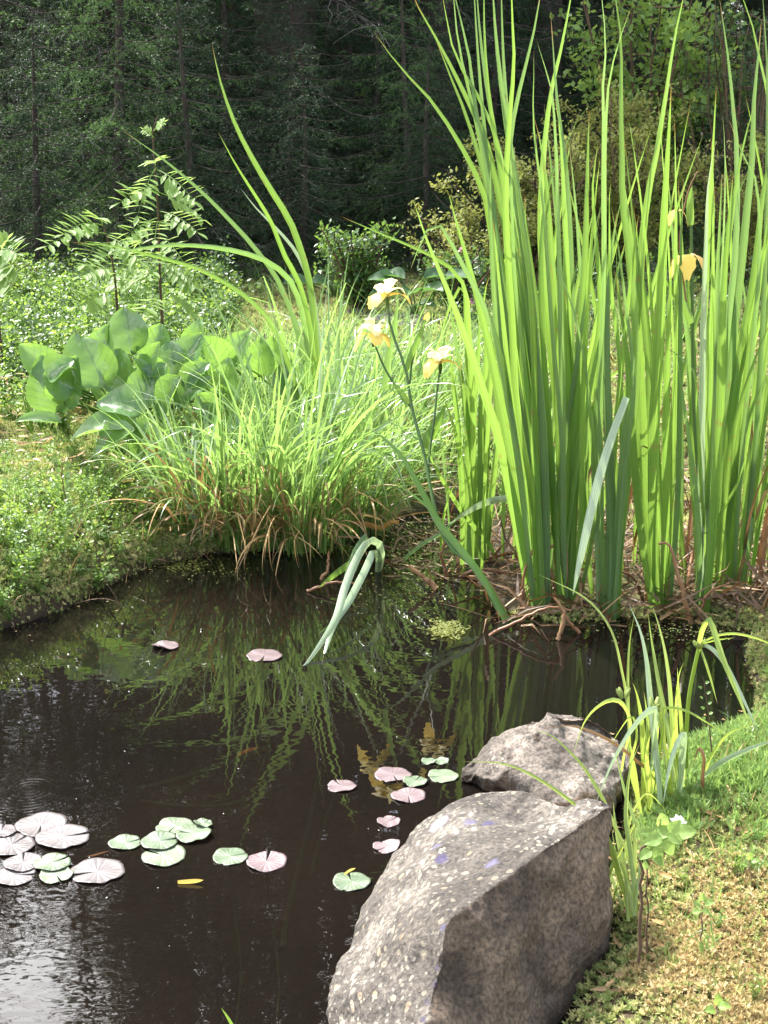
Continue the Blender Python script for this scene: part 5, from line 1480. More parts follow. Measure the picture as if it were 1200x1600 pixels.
# ------------------------------------------------------------------ seedlings on the near bank
def leafy(name, pts, Y, label, leaves, cat, r=.003, flower=None, ls=.022, stem_mat='brown_twig', leaf_mat_='rowan', dY=.02):
    P = trace_pts(pts, Y, dY, 12) + RNG.normal(0, r * .45, (12, 3))
    e = empty(name, P[0], label, cat)
    V, F = tube(P, np.linspace(r, r * .5, 12) * .75, 6)
    mesh_np('stem', V, F, M[stem_mat], e, rnd=np.full(len(V), .4))
    for (px, py, s_, ang, tilt) in leaves:
        a = math.radians(ang)
        c = AY(px, py, Y + random.uniform(-.02, .02))
        q = P[int(np.argmin(np.linalg.norm(P - c, axis=1)))]
        big_leaf(e, c, np.array([math.cos(a), random.uniform(-.4, .2), math.sin(a)]), np.array([random.uniform(-.3, .3), -.6, .4 + tilt]), ls * s_, ls * s_ * .75, M[leaf_mat_], .1)
    if flower:
        c = AY(flower[0], flower[1], Y)
        mb = MB()
        n = 9
        az = np.arange(n) * 2.4
        el = np.linspace(.2, 1.3, n)
        d = np.stack([np.cos(az) * np.cos(el), np.sin(az) * np.cos(el), np.sin(el)], -1)
        V, F = scatter(OV, OVF, np.tile(c, (n, 1)), rot_from(d), np.full((n, 3), flower[2]) * np.array([.8, 1, .8]))
        mb.add(V, F)
        mb.build('flower', M['white_fl'], e)
    return e
Yq = G(1000, 1495, .09)[1]
leafy('seedling', [(1000, 1500), (1000, 1420), (1001, 1350), (1001, 1330), (1015, 1318), (1028, 1308), (1030, 1270)], Yq, 'thin dark-stemmed seedling with pale green leaves and one white flower on the near moss',
      [(1040, 1300, 1, 20, .4), (1020, 1312, 1, 200, .3), (1055, 1310, 1, -30, .5), (1072, 1300, 1.1, 10, .3), (1008, 1335, .8, 210, .4), (1045, 1325, .9, -60, .2), (1028, 1335, .8, -80, .3), (1035, 1282, .9, 100, .3), (1055, 1292, .9, 60, .3),
       (1012, 1300, .8, 170, .4), (1030, 1345, .7, -40, .3)], 'seedling', flower=(1059, 1287, .011))
leafy('seedling', [(1012, 1490), (1011, 1430), (1011, 1380), (1010, 1350)], Yq + .03, 'second bare brown twig standing close behind the dark-stemmed seedling', [(1008, 1352, .5, 90, .2), (1014, 1420, .4, 20, .2)], 'seedling', r=.002)
leafy('seedling', [(1095, 1470), (1097, 1440), (1098, 1415)], G(1095, 1470, .09)[1], 'tiny pale silvery seedling on the yellow moss', [(1090, 1412, .7, 150, .3), (1108, 1410, .7, 20, .3), (1098, 1402, .7, 90, .2), (1104, 1424, .6, -20, .5), (1088, 1424, .6, 200, .5)], 'seedling', r=.0015, ls=.018)
leafy('clover_sprig', [(1170, 1360), (1172, 1345)], G(1170, 1360, .09)[1], 'low round-leaved sprig near the picture edge on the moss', [(1162, 1350, .8, 160, 1), (1180, 1345, .8, 20, 1), (1172, 1338, .8, 90, .8)], 'sprig', r=.0012, ls=.014, leaf_mat_='fresh')
leafy('clover_sprig', [(1120, 1585), (1122, 1570)], G(1120, 1585, .09)[1], 'low round-leaved sprig at the bottom of the rust-coloured moss', [(1110, 1578, .9, 170, 1), (1132, 1572, .9, 10, 1), (1122, 1562, .9, 90, .8)], 'sprig', r=.0012, ls=.016, leaf_mat_='fresh')
leafy('heather_sprig', [(1112, 1180), (1108, 1120), (1100, 1070), (1098, 1055)], G(1112, 1180, .07)[1], 'slim heather sprig standing at the water edge behind the sedge',
      [(1112 - 6 + (k % 2) * 12 - k, 1170 - k * 8, .35, 150 if k % 2 == 0 else 30, .4) for k in range(14)], 'heather', r=.0015, ls=.02, leaf_mat_='heath')
leafy('pine_seedling', [(105, 800), (101, 775), (98, 745), (97, 722)], G(105, 800, .16)[1], 'little pine seedling on the far mossy bank below the bergenia',
      [(98 - 7 + (k % 2) * 14, 722 + k * 6, .35, 140 if k % 2 == 0 else 40, .3) for k in range(12)], 'seedling', r=.0025, ls=.05, leaf_mat_='heath')
leafy('bog_sprig', [(190, 950), (165, 905), (150, 860), (148, 825)], G(190, 950, .0)[1], 'thin yellow-leaved sprig hanging over the rim of the far bank',
      [(140, 832, .6, 150, .3), (156, 828, .6, 30, .3), (142, 845, .5, 200, .3), (158, 848, .5, -20, .3), (150, 815, .5, 90, .3), (165, 880, .4, 20, .3)], 'sprig', r=.0015, ls=.03, leaf_mat_='olive', dY=.05)

# ------------------------------------------------------------------ lily pads and floating bits
PG = 'lily pads floating on the pond'
def lily_pad(px, py, wpx, kind, label, notch=None, curl=0.0, lift=0.0, stalk=False):
    c = G(px, py)
    c[2] = .0012 + lift * .6
    R_ = wpx / 2 * np.linalg.norm(c - CAM) / FPX
    na, nr = 44, 8
    notch = random.uniform(0, TAU) if notch is None else math.radians(notch)
    gap = random.uniform(.03, .10)
    a = notch + np.linspace(gap, TAU - gap, na)
    ph = random.uniform(0, 6); V, uv = [], []
    el = random.uniform(.84, 1.0)
    nib = -np.abs(RNG.normal(0, .012, na)) - .12 * np.exp(-((np.arange(na) - random.randint(4, na - 5)) / 1.3) ** 2) * (random.random() < .45)
    for k in range(nr + 1):
        f_ = k / nr
        rr = R_ * f_ * (1 + .03 * np.sin(a * 3 + ph) * f_ + .01 * np.sin(a * 11 + ph * 2) * f_ + nib * f_ ** 6)
        # the two lobes beside the cleft are rounded off
        lob = np.minimum(np.arange(na), na - 1 - np.arange(na)) / 5.0
        rr = rr * (1 - .07 * f_ * np.clip(1 - lob, 0, 1) ** 2)
        z = .0012 * np.sin(a * 2 + ph) * f_ ** 2 + .0007 * f_ ** 8 + curl * R_ * np.maximum(0, np.sin(a + ph)) ** 2 * f_ ** 2 + .001 * np.sin(a * 5 + ph) * f_ ** 3
        V.append(np.stack([rr * np.cos(a), rr * np.sin(a) * el, z], -1)); uv.append(np.stack([np.full(na, f_), (a - notch) / TAU], -1))
    top = np.concatenate(V) + c
    uv = np.concatenate(uv)
    bot = top - np.array([0, 0, .0009])
    n0 = len(top)
    i, j = np.meshgrid(np.arange(nr), np.arange(na - 1), indexing='ij')
    F = np.stack([i * na + j, (i + 1) * na + j, (i + 1) * na + j + 1, i * na + j + 1], -1).reshape(-1, 4)
    jj = np.arange(na - 1)
    rim = np.stack([nr * na + jj, n0 + nr * na + jj, n0 + nr * na + jj + 1, nr * na + jj + 1], -1)
    ii = np.arange(nr)
    e1 = np.stack([ii * na, n0 + ii * na, n0 + (ii + 1) * na, (ii + 1) * na], -1)
    e2 = np.stack([ii * na + na - 1, (ii + 1) * na + na - 1, n0 + (ii + 1) * na + na - 1, n0 + ii * na + na - 1], -1)
    V = np.vstack([top, bot])
    o = mesh_np('lily_pad', V - c, [F, F[:, ::-1] + n0, rim, e1, e2], M['pad_' + kind], None, np.vstack([uv, uv]))
    o.location = c
    tag(o, label, 'lily pad', PG)
    if stalk:
        q = np.array([c[0], c[1], -.004])
        Ps = catmull([q, q + [.01, -.05, -.05], q + [.03, -.16, -.10], q + [.02, -.30, -.16]], 10)
        Vs, Fs = tube(Ps, .0025, 6)
        mesh_np('stalk', Vs, Fs, M['stem'], o)
    return o
random.seed(33)
for a_ in (
    (259, 1010, 42, 'pink', 'crumpled pink lily pad farthest out near the dark bank', 240, .35),
    (413, 1025, 57, 'pink', 'single flat pink lily pad between the dark bank and the bent reed', 265, 0),
    (534, 1229, 46, 'pink', 'small pink lily pad alone, nearest to the pink group by the boulder', 120, .05),
    (614, 1211, 58, 'pink', 'upper pink pad of the group beside the smaller boulder, cleft facing the viewer', 285, 0),
    (648, 1223, 38, 'green', 'small greenish pad wedged between the two larger pink pads', 60, 0, .004),
    (638, 1244, 54, 'pink', 'lower pink pad of the group beside the smaller boulder, with a deep cleft', 275, 0),
    (692, 1213, 48, 'green', 'green pad touching the foot of the smaller boulder', 200, 0),
    (670, 1190, 24, 'green', 'tiny green pad behind the pad touching the smaller boulder', 0, .1),
    (688, 1190, 26, 'green', 'tiny green pad paired with another, nearest the iris reflection', 180, .1),
    (607, 1284, 36, 'pink', 'small pink pad alone in front of the big boulder shoulder', 40, 0),
    (603, 1324, 42, 'pink', 'curled wet pink pad against the big boulder', 230, .3),
    (549, 1378, 58, 'green', 'pale green pad with a straw bit on it, against the big boulder', 100, 0),
    (360, 1339, 54, 'green', 'smooth green pad alone next to the greyish pink one', 20, 0, 0, True),
    (416, 1347, 62, 'pink', 'greyish pink pad with a toothed cleft, beside the smooth green one', 85, .04, 0, True),
    (256, 1338, 66, 'green', 'green pad at the front of the middle cluster', 150, 0, .001),
    (250, 1317, 56, 'green', 'green pad in the middle of the middle cluster', 20, .03, .004),
    (274, 1292, 60, 'green', 'green pad at the back of the middle cluster', 250, .03),
    (302, 1306, 54, 'green', 'bright green pad at the boulder side of the middle cluster', 170, .06, .006),
    (318, 1291, 28, 'green', 'small torn pad curled up on the middle cluster', 60, .5, .006),
    (196, 1318, 50, 'green', 'green pad at the end of a floating straw, beside the middle cluster', 30, .08),
    (64, 1290, 76, 'grey', 'large shiny grey pad at the back of the cluster in the sky reflection', 280, 0),
    (99, 1310, 82, 'grey', 'shiny grey pad with a wet rim at the front of the back cluster', 20, 0, .003),
    (18, 1322, 70, 'grey', 'grey pad of the back cluster cut by the picture edge', 60, 0, .002),
    (2, 1302, 46, 'grey', 'small grey pad of the back cluster almost out of the picture', 90, 0, .005),
    (152, 1363, 84, 'grey', 'largest grey pad with a straight cleft, front of the near cluster', 200, 0, .001),
    (82, 1352, 56, 'green', 'small green pad on top of the near grey cluster', 40, 0, .006),
    (88, 1369, 50, 'green', 'small yellowish pad beneath the green one in the near grey cluster', 300, 0, .003),
    (36, 1350, 56, 'grey', 'dull grey pad at the back of the near cluster', 100, 0, .003),
    (22, 1369, 66, 'grey', 'dull grey pad of the near cluster cut by the picture edge', 10, 0)):
    lily_pad(*a_)

o = traced_blade(None, [(278, 1382), (297, 1381), (318, 1379)], 7, M['petal'], G(297, 1381)[1], 0, .2, 0, 'fallen_leaf', 'blunt', sink=0, n=8)
o.location.z += .004
tag(o, 'narrow yellow fallen leaf floating alone on the dark water', 'fallen leaf')
o = traced_blade(None, [(108, 1346), (140, 1338), (172, 1329)], 3, M['straw_obj'], G(140, 1338)[1] , .0, .2, 0, 'straw', 'blunt', sink=0, n=8)
tag(o, 'thin brown straw floating between two pad clusters', 'straw')
o = traced_blade(None, [(366, 1608), (356, 1590), (345, 1574)], 5, M['iris'], G(366, 1608)[1], 0.0, .2, 0, 'grass_shoot', 'grass', sink=.05, n=8)
tag(o, 'single green blade tip poking up at the bottom edge of the pond', 'grass blade')
o = traced_blade(None, [(538, 1372), (546, 1366), (556, 1362)], 4, M['petal'], G(545, 1367)[1], 0, .2, 0, 'straw', 'blunt', sink=0, n=6)
o.location.z += .006
tag(o, 'yellow straw bit lying on the pale green pad by the big boulder', 'straw')

# floating specks
def specks(name, n, cx, cy, rx, ry, size, mat, label):
    k = n
    px = RNG.normal(cx, rx, k); py = RNG.normal(cy, ry, k)
    P = np.array([G(a, b_, .002) for a, b_ in zip(px, py)])
    P = P[pond_sd(P[:, 0], P[:, 1]) < .02]
    k = len(P)
    T_ = tuft_template(4, (0.0, .5), .7, 8)
    d = nrm(np.stack([RNG.normal(0, .2, k), RNG.normal(0, .2, k), np.ones(k)], -1))
    a = RNG.uniform(0, TAU, k); ref = np.stack([np.cos(a), np.sin(a), 0 * a], -1)
    x = nrm(np.cross(ref, d)); R = np.stack([x, np.cross(d, x), d], -1)
    V, F = scatter(T_[0], T_[1], P, R, RNG.uniform(size[0], size[1], k))
    mb = MB(); mb.add(V, F, np.repeat(RNG.uniform(0, 1, k), len(T_[0])))
    return tag(mb.build(name, mat, smooth=False), label, 'floating debris', kind='stuff')
specks('floating_debris', 260, 285, 882, 28, 6, (.002, .005), M['olive'], 'yellowish specks floating under the dark bank')
specks('floating_debris', 140, 340, 890, 45, 8, (.002, .004), M['olive'], 'thin scatter of specks farther along the bank')
specks('floating_debris', 320, 696, 984, 14, 6, (.003, .007), M['olive'], 'mossy clump of specks floating before the irises')
specks('floating_debris', 420, 655, 850, 34, 26, (.003, .007), M['moss'], 'mossy scum on the shallow muddy inlet')
specks('floating_debris', 160, 640, 930, 40, 14, (.002, .004), M['olive'], 'specks drifting in front of the muddy inlet')
specks('floating_debris', 220, 1080, 985, 60, 8, (.002, .005), M['moss'], 'specks at the feet of the iris fan')
specks('floating_debris', 26, 350, 1300, 180, 140, (.0008, .0018), M['white_fl'], 'tiny pale dust specks over the open water')

N_ = 9000
X_ = RNG.uniform(-1.3, 1.0, N_); Y_ = RNG.uniform(1.6, 3.4, N_)
d_ = pond_sd(X_, Y_)
k_ = (d_ < 0) & (RNG.uniform(0, 1, N_) < .5 * np.exp(d_ / .035))
X_, Y_ = X_[k_], Y_[k_]
T_ = tuft_template(4, (0.0, .5), .7, 9)
a_ = RNG.uniform(0, TAU, len(X_))
R_ = np.stack([np.stack([np.cos(a_), np.sin(a_), 0 * a_], -1), np.stack([-np.sin(a_), np.cos(a_), 0 * a_], -1), np.tile([0, 0, 1.], (len(X_), 1))], -1)
V, F = scatter(T_[0], T_[1], np.stack([X_, Y_, np.full(len(X_), .0015)], -1), R_, RNG.uniform(.0015, .005, len(X_)))
mb = MB(); mb.add(V, F, np.repeat(RNG.uniform(0, 1, len(X_)), len(T_[0])))
tag(mb.build('floating_debris', M['straw'], smooth=False), 'brown scum and leaf bits collecting along the shore', 'floating debris', kind='stuff')

# goldfish under water
c = G(392, 1150); c[2] = -.035
Ps = np.array([c + [.05 * (u - .5), .02 * (u - .5), 0] for u in np.linspace(0, 1, 11)])
V, F = tube(Ps, .011 * np.sin(np.pi * np.linspace(.06, .93, 11)) ** .7, 10)
mbf = MB(); mbf.add(V, F)
q = Ps[0]
Vt = np.array([q, q + [-.018, -.004, .011], q + [-.012, -.004, 0], q + [-.018, -.004, -.011]])
mbf.add(Vt, np.array([[0, 1, 2], [0, 2, 3]]))
mf, t_, out_ = new_mat('goldfish_skin')
p_ = nd(t_, 'ShaderNodeBsdfPrincipled')
no_ = nd(t_, 'ShaderNodeTexNoise'); no_.inputs['Scale'].default_value = 120
t_.links.new(ramp(t_, [(.3, (.75, .22, .02)), (.7, (.9, .42, .05))], no_.outputs['Fac']).outputs[0], p_.inputs['Base Color'])
t_.links.new(p_.outputs[0], out_.inputs[0])
tag(mbf.build('goldfish', mf), 'small orange goldfish blurred under the brown water', 'goldfish')
# submerged weed strands
for pts, wpx, lab in (([(215, 1232), (280, 1215), (360, 1190), (420, 1165)], 12, 'pale submerged weed strand slanting in the open water'),
                      ([(220, 1250), (290, 1258), (360, 1255), (440, 1225)], 9, 'curved submerged weed strand below the slanting one'),
                      ([(500, 1200), (480, 1300), (455, 1400), (440, 1480)], 8, 'long submerged stem running towards the viewer'),
                      ([(520, 1250), (500, 1310), (485, 1370)], 6, 'shorter submerged stem beside the long one')):
    q = catmull(np.array(pts, float), 24)
    P = np.array([G(a, b_, -.02) for a, b_ in q])
    V, F, uv = blade_geo(P, wpx * 2.0 / FPX, 0, 0, .1, 'blunt')
    S = nrm(np.cross(np.gradient(P, axis=0), [0, 0, 1.]))
    hw = wpx / FPX
    V = np.stack([P - S * hw, P + [0, 0, .001], P + S * hw], 1).reshape(-1, 3)
    o = mesh_np('water_weed', V, F, M['broad'], None, uv, np.full(len(V), .5))
    tag(o, lab, 'water weed', 'submerged weed strands')

# ------------------------------------------------------------------ spruces
def needles(P0, D, L, k, nl, nw, rg):
    """N twigs -> needle triangles"""
    N = len(P0)
    u = rg.uniform(0, 1, (N, k, 1))
    D = nrm(D)
    base = P0[:, None] + D[:, None] * (L[:, None, None] * u)
    rad = rg.normal(size=(N, k, 3)); rad = nrm(rad - (rad * D[:, None]).sum(-1, keepdims=True) * D[:, None])
    nd_ = nrm(D[:, None] * rg.uniform(.35, .9, (N, k, 1)) + rad)
    side = nrm(np.cross(nd_, rg.normal(size=(N, k, 3))))
    ln = nl * rg.uniform(.7, 1.15, (N, k, 1))
    V = np.stack([base - side * nw / 2, base + side * nw / 2, base + nd_ * ln], 2).reshape(-1, 3)
    F = np.arange(len(V)).reshape(-1, 3)
    rnd = np.repeat(rg.uniform(0, 1, N), k * 3)
    return V, F, rnd

def spruce_data(seed, h, r0, zlow, nb, Lmax, ndead=0, lit=False, near_h=2.9):
    rg = np.random.default_rng(seed)
    s_ = np.linspace(0, 1, 14)
    wob = np.stack([np.sin(s_ * 3 + seed) * .06, np.cos(s_ * 2.3 + seed) * .06, s_ * h - .1], -1)
    tv, tf = tube(wob, r0 * (1 - s_ * .97) ** .85 + .012 * np.exp(-s_ * 40) * 4, 12)
    limbs, twP, twD, twL, far_P, far_D, far_L = MB(), [], [], [], [], [], []
    for k in range(nb):
        u = (k + rg.uniform(0, 1)) / nb
        z = zlow + (h * .98 - zlow) * u ** 1.15
        L = Lmax * (1 - z / h) ** .62 * rg.uniform(.65, 1.1) + .12
        az = k * 2.399 + rg.uniform(-.4, .4)
        out = np.array([math.cos(az), math.sin(az), 0]); side = np.array([-out[1], out[0], 0])
        t_ = np.linspace(0, 1, 9)
        dr = rg.uniform(.25, .55) * (1 - .7 * z / h)
        P = np.array([0, 0, z]) + out * (L * t_ * .95)[:, None] + np.array([0, 0, 1]) * (L * (-dr * t_ ** 1.3 + .22 * t_ ** 3))[:, None]
        V, F = tube(P, np.linspace(max(.004, .0075 * L), .002, 9), 5)
        limbs.append if False else limbs.add(V, F)
        near = z < near_h + .6
        step = .05 if near else .095
        n2 = max(4, int(L / step))
        for q in range(n2):
            tt = .05 + .95 * (q + rg.uniform(0, 1)) / n2
            p = np.array([np.interp(tt, t_, P[:, c]) for c in range(3)])
            sg = 1 if q % 2 else -1
            l2 = (.34 * L * (1 - tt) + .09) * rg.uniform(.6, 1.15)
            d2 = nrm(side * sg * rg.uniform(.6, 1) + out * rg.uniform(.35, .8) + np.array([0, 0, -rg.uniform(.15, 1.1)]))
            m2 = max(1, int(l2 / (.08 if near else .16)))
            for j in range(m2):
                pj = p + d2 * (l2 * j / m2) + np.array([0, 0, -.25 * l2 * (j / m2) ** 2])
                dj = nrm(d2 + np.array([0, 0, -.45 * j / m2]))
                (twP if near else far_P).append(pj); (twD if near else far_D).append(dj); (twL if near else far_L).append(l2 / m2 * 1.1)
                for sg2 in (-1, 1):
                    if rg.uniform() < (.75 if near else .6):
                        d3 = nrm(dj * .7 + np.cross(dj, [0, 0, 1.]) * sg2 * .8 + np.array([0, 0, -rg.uniform(0, .5)]))
                        (twP if near else far_P).append(pj); (twD if near else far_D).append(d3); (twL if near else far_L).append(rg.uniform(.05, .1) if near else rg.uniform(.1, .2))
    cr = MB()
    if twP:
        V, F, rn = needles(np.array(twP), np.array(twD), np.array(twL), 13, .021, .0048, rg); cr.add(V, F, rn)
    if far_P:
        V, F, rn = needles(np.array(far_P), np.array(far_D), np.array(far_L), 13, .055, .021, rg); cr.add(V, F, rn)
    dead, lich = MB(), MB()
    for k in range(ndead):
        z = rg.uniform(.3, 2.6); az = rg.uniform(0, TAU); L = rg.uniform(.5, 1.5)
        out = np.array([math.cos(az), math.sin(az), 0])
        t_ = np.linspace(0, 1, 8)
        P = np.array([0, 0, z]) + out * (L * t_)[:, None] + np.array([0, 0, 1]) * (L * (-.32 * t_ + .03 * np.sin(t_ * 4 + k)))[:, None] + np.array([-out[1], out[0], 0]) * (.03 * L * np.sin(t_ * 5 + k))[:, None]
        V, F = tube(P, np.linspace(.008, .002, 8), 5); dead.add(V, F)
        for q in range(int(L * 26)):
            tt = rg.uniform(.15, 1)
            p = np.array([np.interp(tt, t_, P[:, c]) for c in range(3)])
            d = nrm(rg.normal(size=3) * [1, 1, .5] + out * .5 + np.array([0, 0, -.5])); l2 = rg.uniform(.06, .35)
            Q = p + d * (l2 * np.linspace(0, 1, 5))[:, None] + np.array([0, 0, -1]) * (.3 * l2 * np.linspace(0, 1, 5) ** 2)[:, None] + rg.normal(0, .012, (5, 3)) * np.linspace(0, 1, 5)[:, None]
            V, F = tube(Q, np.linspace(.0035, .0015, 5), 4); dead.add(V, F)
            if rg.uniform() < .5:
                nl_ = 7
                pos = Q[rg.integers(1, 5, nl_)] + rg.normal(0, .008, (nl_, 3))
                dd = rg.normal(size=(nl_, 3)) + [0, 0, -.8]
                V, F = scatter(RH, RHF, pos, rot_from(dd), np.stack([np.full(nl_, .006), rg.uniform(.012, .035, nl_), np.full(nl_, .01)], -1)); lich.add(V, F)
    return dict(trunk=(tv, tf), limbs=limbs, crown=cr, dead=dead if ndead else None, lichen=lich if ndead else None, lit=lit)

def build_tree(name, data, loc, label, cat, group):
    e = empty(name, (0, 0, 0), label, cat, group)
    mesh_np('trunk', data['trunk'][0], data['trunk'][1], M['bark'], e)
    tag(data['limbs'].build('branches', M['bark'], e), kind='stuff')
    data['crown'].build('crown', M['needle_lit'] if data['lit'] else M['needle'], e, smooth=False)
    if data['dead']:
        dd = tag(data['dead'].build('dead_branches', M['twig'], e), kind='stuff')
        tag(data['lichen'].build('lichen', M['lichen'], dd, smooth=False), kind='stuff')
    e.location = loc
    return e

def copy_tree(o, loc, rz, s_, label):
    def cp(src, par):
        c = src.copy(); C.objects.link(c)
        if par is not None: c.parent = par
        for ch in list(src.children): cp(ch, c)
        return c
    r_ = cp(o, None)
    r_.location = loc; r_.rotation_euler = (0, 0, rz); r_.scale = (s_, s_, s_)
    r_['label'] = label
    return r_

def gp(x, y, dz=-.03): return (x, y, float(hgt(np.array([x]), np.array([y]))[0]) + dz)
SG = 'spruces at the edge of the wood'
tA = build_tree('spruce_tree', spruce_data(1, 13.5, .26, 1.3, 92, 2.4, 7), gp(-.80, 10.2), 'thick-trunked spruce with bare lichen-hung lower branches', 'spruce', SG)
tB = build_tree('spruce_tree', spruce_data(2, 12.5, .13, 1.6, 86, 1.9, 6), gp(-.40, 11.0), 'straight slim dark spruce trunk next to the thick one', 'spruce', SG)
tC = build_tree('spruce_tree', spruce_data(3, 5.0, .07, .15, 74, 1.5, 8), gp(-2.75, 9.8), 'small bushy spruce with branches down to the bilberry', 'spruce', SG)
tD = build_tree('spruce_tree', spruce_data(4, 13, .17, .12, 104, 2.4, 6), gp(.5, 11.2), 'dense dark spruce hanging down behind the longest leaning iris leaf', 'spruce', SG)
tE = build_tree('spruce_tree', spruce_data(5, 3.0, .05, .1, 60, 1.2, 0, True), gp(-1.7, 8.6), 'low young spruce with a sunlit-coloured branch reaching out beside the rowan', 'spruce', SG)
tF = build_tree('spruce_tree', spruce_data(6, 2.6, .05, .06, 72, 1.25, 1), gp(-1.15, 9.3), 'young dark spruce in front of the thick trunk', 'spruce', SG)
copy_tree(tD, gp(-5.4, 16.0), 2.2, .77, 'shorter spruce standing in the bright gap of the wood')
copy_tree(tD, gp(-3.9, 14.4), 5.2, .82, 'shorter spruce closing the bright gap of the wood on the inner side')
copy_tree(tB, gp(-1.7, 11.2), 1.0, .85, 'slim lichen-bearded spruce right behind the tall rowan sapling')
copy_tree(tD, gp(1.4, 12.2), 2.2, .95, 'dense spruce with low sweeping branches behind the tallest iris leaves')
copy_tree(tA, gp(2.7, 13.2), 2.8, .9, 'tall spruce behind the fresh green bush')
copy_tree(tD, gp(-4.75, 14.6), 1.3, .70, 'short spruce breaking up the bright gap of the wood')
copy_tree(tC, gp(-3.7, 11.2), 2.0, 1.05, 'small bushy spruce at the outer edge of the wood')
copy_tree(tD, gp(3.9, 12.4), .7, .85, 'dark spruce at the outer edge behind the juniper')
copy_tree(tF, gp(.0, 9.6), 2.5, .8, 'young dark spruce before the slim dark trunk')
copy_tree(tF, gp(.75, 9.2), .9, .9, 'young dark spruce beside the yellow shrub')
copy_tree(tF, gp(-2.9, 8.9), 4.0, .9, 'young dark spruce behind the edge of the bilberry')
copy_tree(tF, gp(-2.15, 10.4), 5.2, 1.2, 'young dark spruce in the gloom behind the sunlit-coloured branch')
copy_tree(tF, gp(-.55, 9.5), 3.1, .62, 'young dark spruce between the thick trunk and the slim one')
copy_tree(tF, gp(-.62, 8.9), 1.0, .8, 'young dark spruce half covering the thick trunk')
copy_tree(tF, gp(-1.55, 9.9), 2.0, 1.25, 'taller dark spruce between the rowan and the thick trunk')
copy_tree(tC, gp(-1.15, 10.9), .6, .95, 'bushy dark spruce right behind the thick trunk')
for x_, y_, s_, l_ in ((-1.95, 7.5, .62, 'small drooping spruce right behind the low rowan sapling'), (-1.15, 7.8, .68, 'small drooping spruce right behind the tall rowan sapling'), (-.5, 7.9, .55, 'small drooping spruce behind the reed clump'), (-2.55, 7.0, .5, 'small drooping spruce at the picture edge behind the bilberry'), (.3, 8.3, .6, 'small drooping spruce between the pink bush and the yellow shrub')):
    copy_tree(tF, gp(x_, y_), x_ * 3 + y_, s_, l_)
copy_tree(tE, gp(.15, 8.9), 3.3, .7, 'low sunlit-coloured spruce with drooping tips behind the pink-flowered bush')
copy_tree(tE, gp(-2.5, 7.9), 1.2, .6, 'knee-high sunlit-coloured spruce at the edge of the bilberry')
copy_tree(tF, gp(2.0, 10.6), 1.9, 1.1, 'young dark spruce behind the tallest yellow shrub')
copy_tree(tC, gp(-2.1, 12.9), 4.2, 1.2, 'bushy spruce in the gloom behind the rowan')
copy_tree(tD, gp(-1.1, 15.5), 4.0, 1.0, 'tall spruce in the second row behind the thick trunk')
copy_tree(tD, gp(.4, 16.0), 1.4, 1.0, 'tall spruce in the second row behind the hanging dark one')
copy_tree(tA, gp(1.9, 16.0), 5.4, 1.0, 'tall spruce in the second row behind the sweeping branches')
copy_tree(tD, gp(3.7, 16.5), 3.0, 1.0, 'tall spruce in the second row behind the juniper')
copy_tree(tD, gp(-2.55, 13.2), 1.7, 1.05, 'tall spruce deep in the wood beyond the small ones')
copy_tree(tD, gp(-3.05, 16.2), 3.7, 1.15, 'towering spruce deep in the wood seen between trunks')
copy_tree(tD, gp(-3.3, 18.8), 3.1, 1.4, 'towering spruce at the back of the wood behind the other')
copy_tree(tD, gp(-7.4, 17.4), 3.3, 1.2, 'spruce at the far outer side of the wood')
copy_tree(tD, gp(6.0, 16), .3, 1.0, 'spruce at the far outer side beyond the iris bed')
copy_tree(tD, gp(-1.9, 17.4), .7, .95, 'tall spruce in the third row behind the gloom')
copy_tree(tD, gp(1.15, 14.2), 3.9, 1.05, 'tall spruce between the hanging one and the sweeping one')
copy_tree(tD, gp(-.25, 13.9), 2.9, 1.05, 'tall spruce right behind the slim dark trunk')
copy_tree(tD, gp(-1.75, 14.0), 1.1, .8, 'middling spruce behind the lichen-bearded one')
copy_tree(tD, gp(2.9, 14.8), 4.4, 1.05, 'tall spruce behind the looser green bush')
copy_tree(tD, gp(5.0, 13.4), 4.9, 1.0, 'tall spruce beyond the juniper at the side')
for x_, y_, s_, l_ in ((-2.75, 15.0, 1.3, 'towering spruce before the others at the back of the gloom'), (-3.75, 17.9, 1.45, 'towering spruce beside the bright gap of the wood'), (-2.15, 16.6, 1.4, 'towering spruce in line with the slim bearded one'), (-4.3, 19.6, 1.5, 'highest spruce edging the bright gap of the wood'), (-2.2, 18.6, 1.15, 'very tall spruce far back behind the gloom'), (-3.7, 20.5, 1.35, 'very tall spruce far back behind the low one'), (-.9, 19.2, 1.2, 'very tall spruce far back behind the thick trunk'),
                       (.9, 18.2, 1.15, 'very tall spruce far back behind the hanging one'), (-1.6, 22.5, 1.35, 'tallest spruce at the very back of the wood'), (1.9, 21.5, 1.3, 'tall spruce at the very back behind the sweeping one'),
                       (-2.9, 23.5, 1.3, 'tall spruce at the very back beside the tallest'), (.3, 23.5, 1.3, 'tall spruce at the very back behind the slim trunk'), (-4.6, 22.6, 1.45, 'tall spruce at the back corner of the wood'), (3.6, 19.0, 1.1, 'very tall spruce far back behind the looser bush'),
                       (-8.2, 21.0, 1.4, 'tall spruce at the outer back of the wood'), (5.0, 18.5, 1.1, 'very tall spruce far back beyond the juniper')):
    copy_tree(tD, gp(x_, y_), x_ * 1.7 + y_, s_, l_)
copy_tree(tD, gp(2.6, 19.5), 2.3, 1.0, 'spruce in the third row behind the fresh green bush')
copy_tree(tD, gp(-.2, 20), 5.3, 1.0, 'spruce in the third row behind the slim dark trunk')

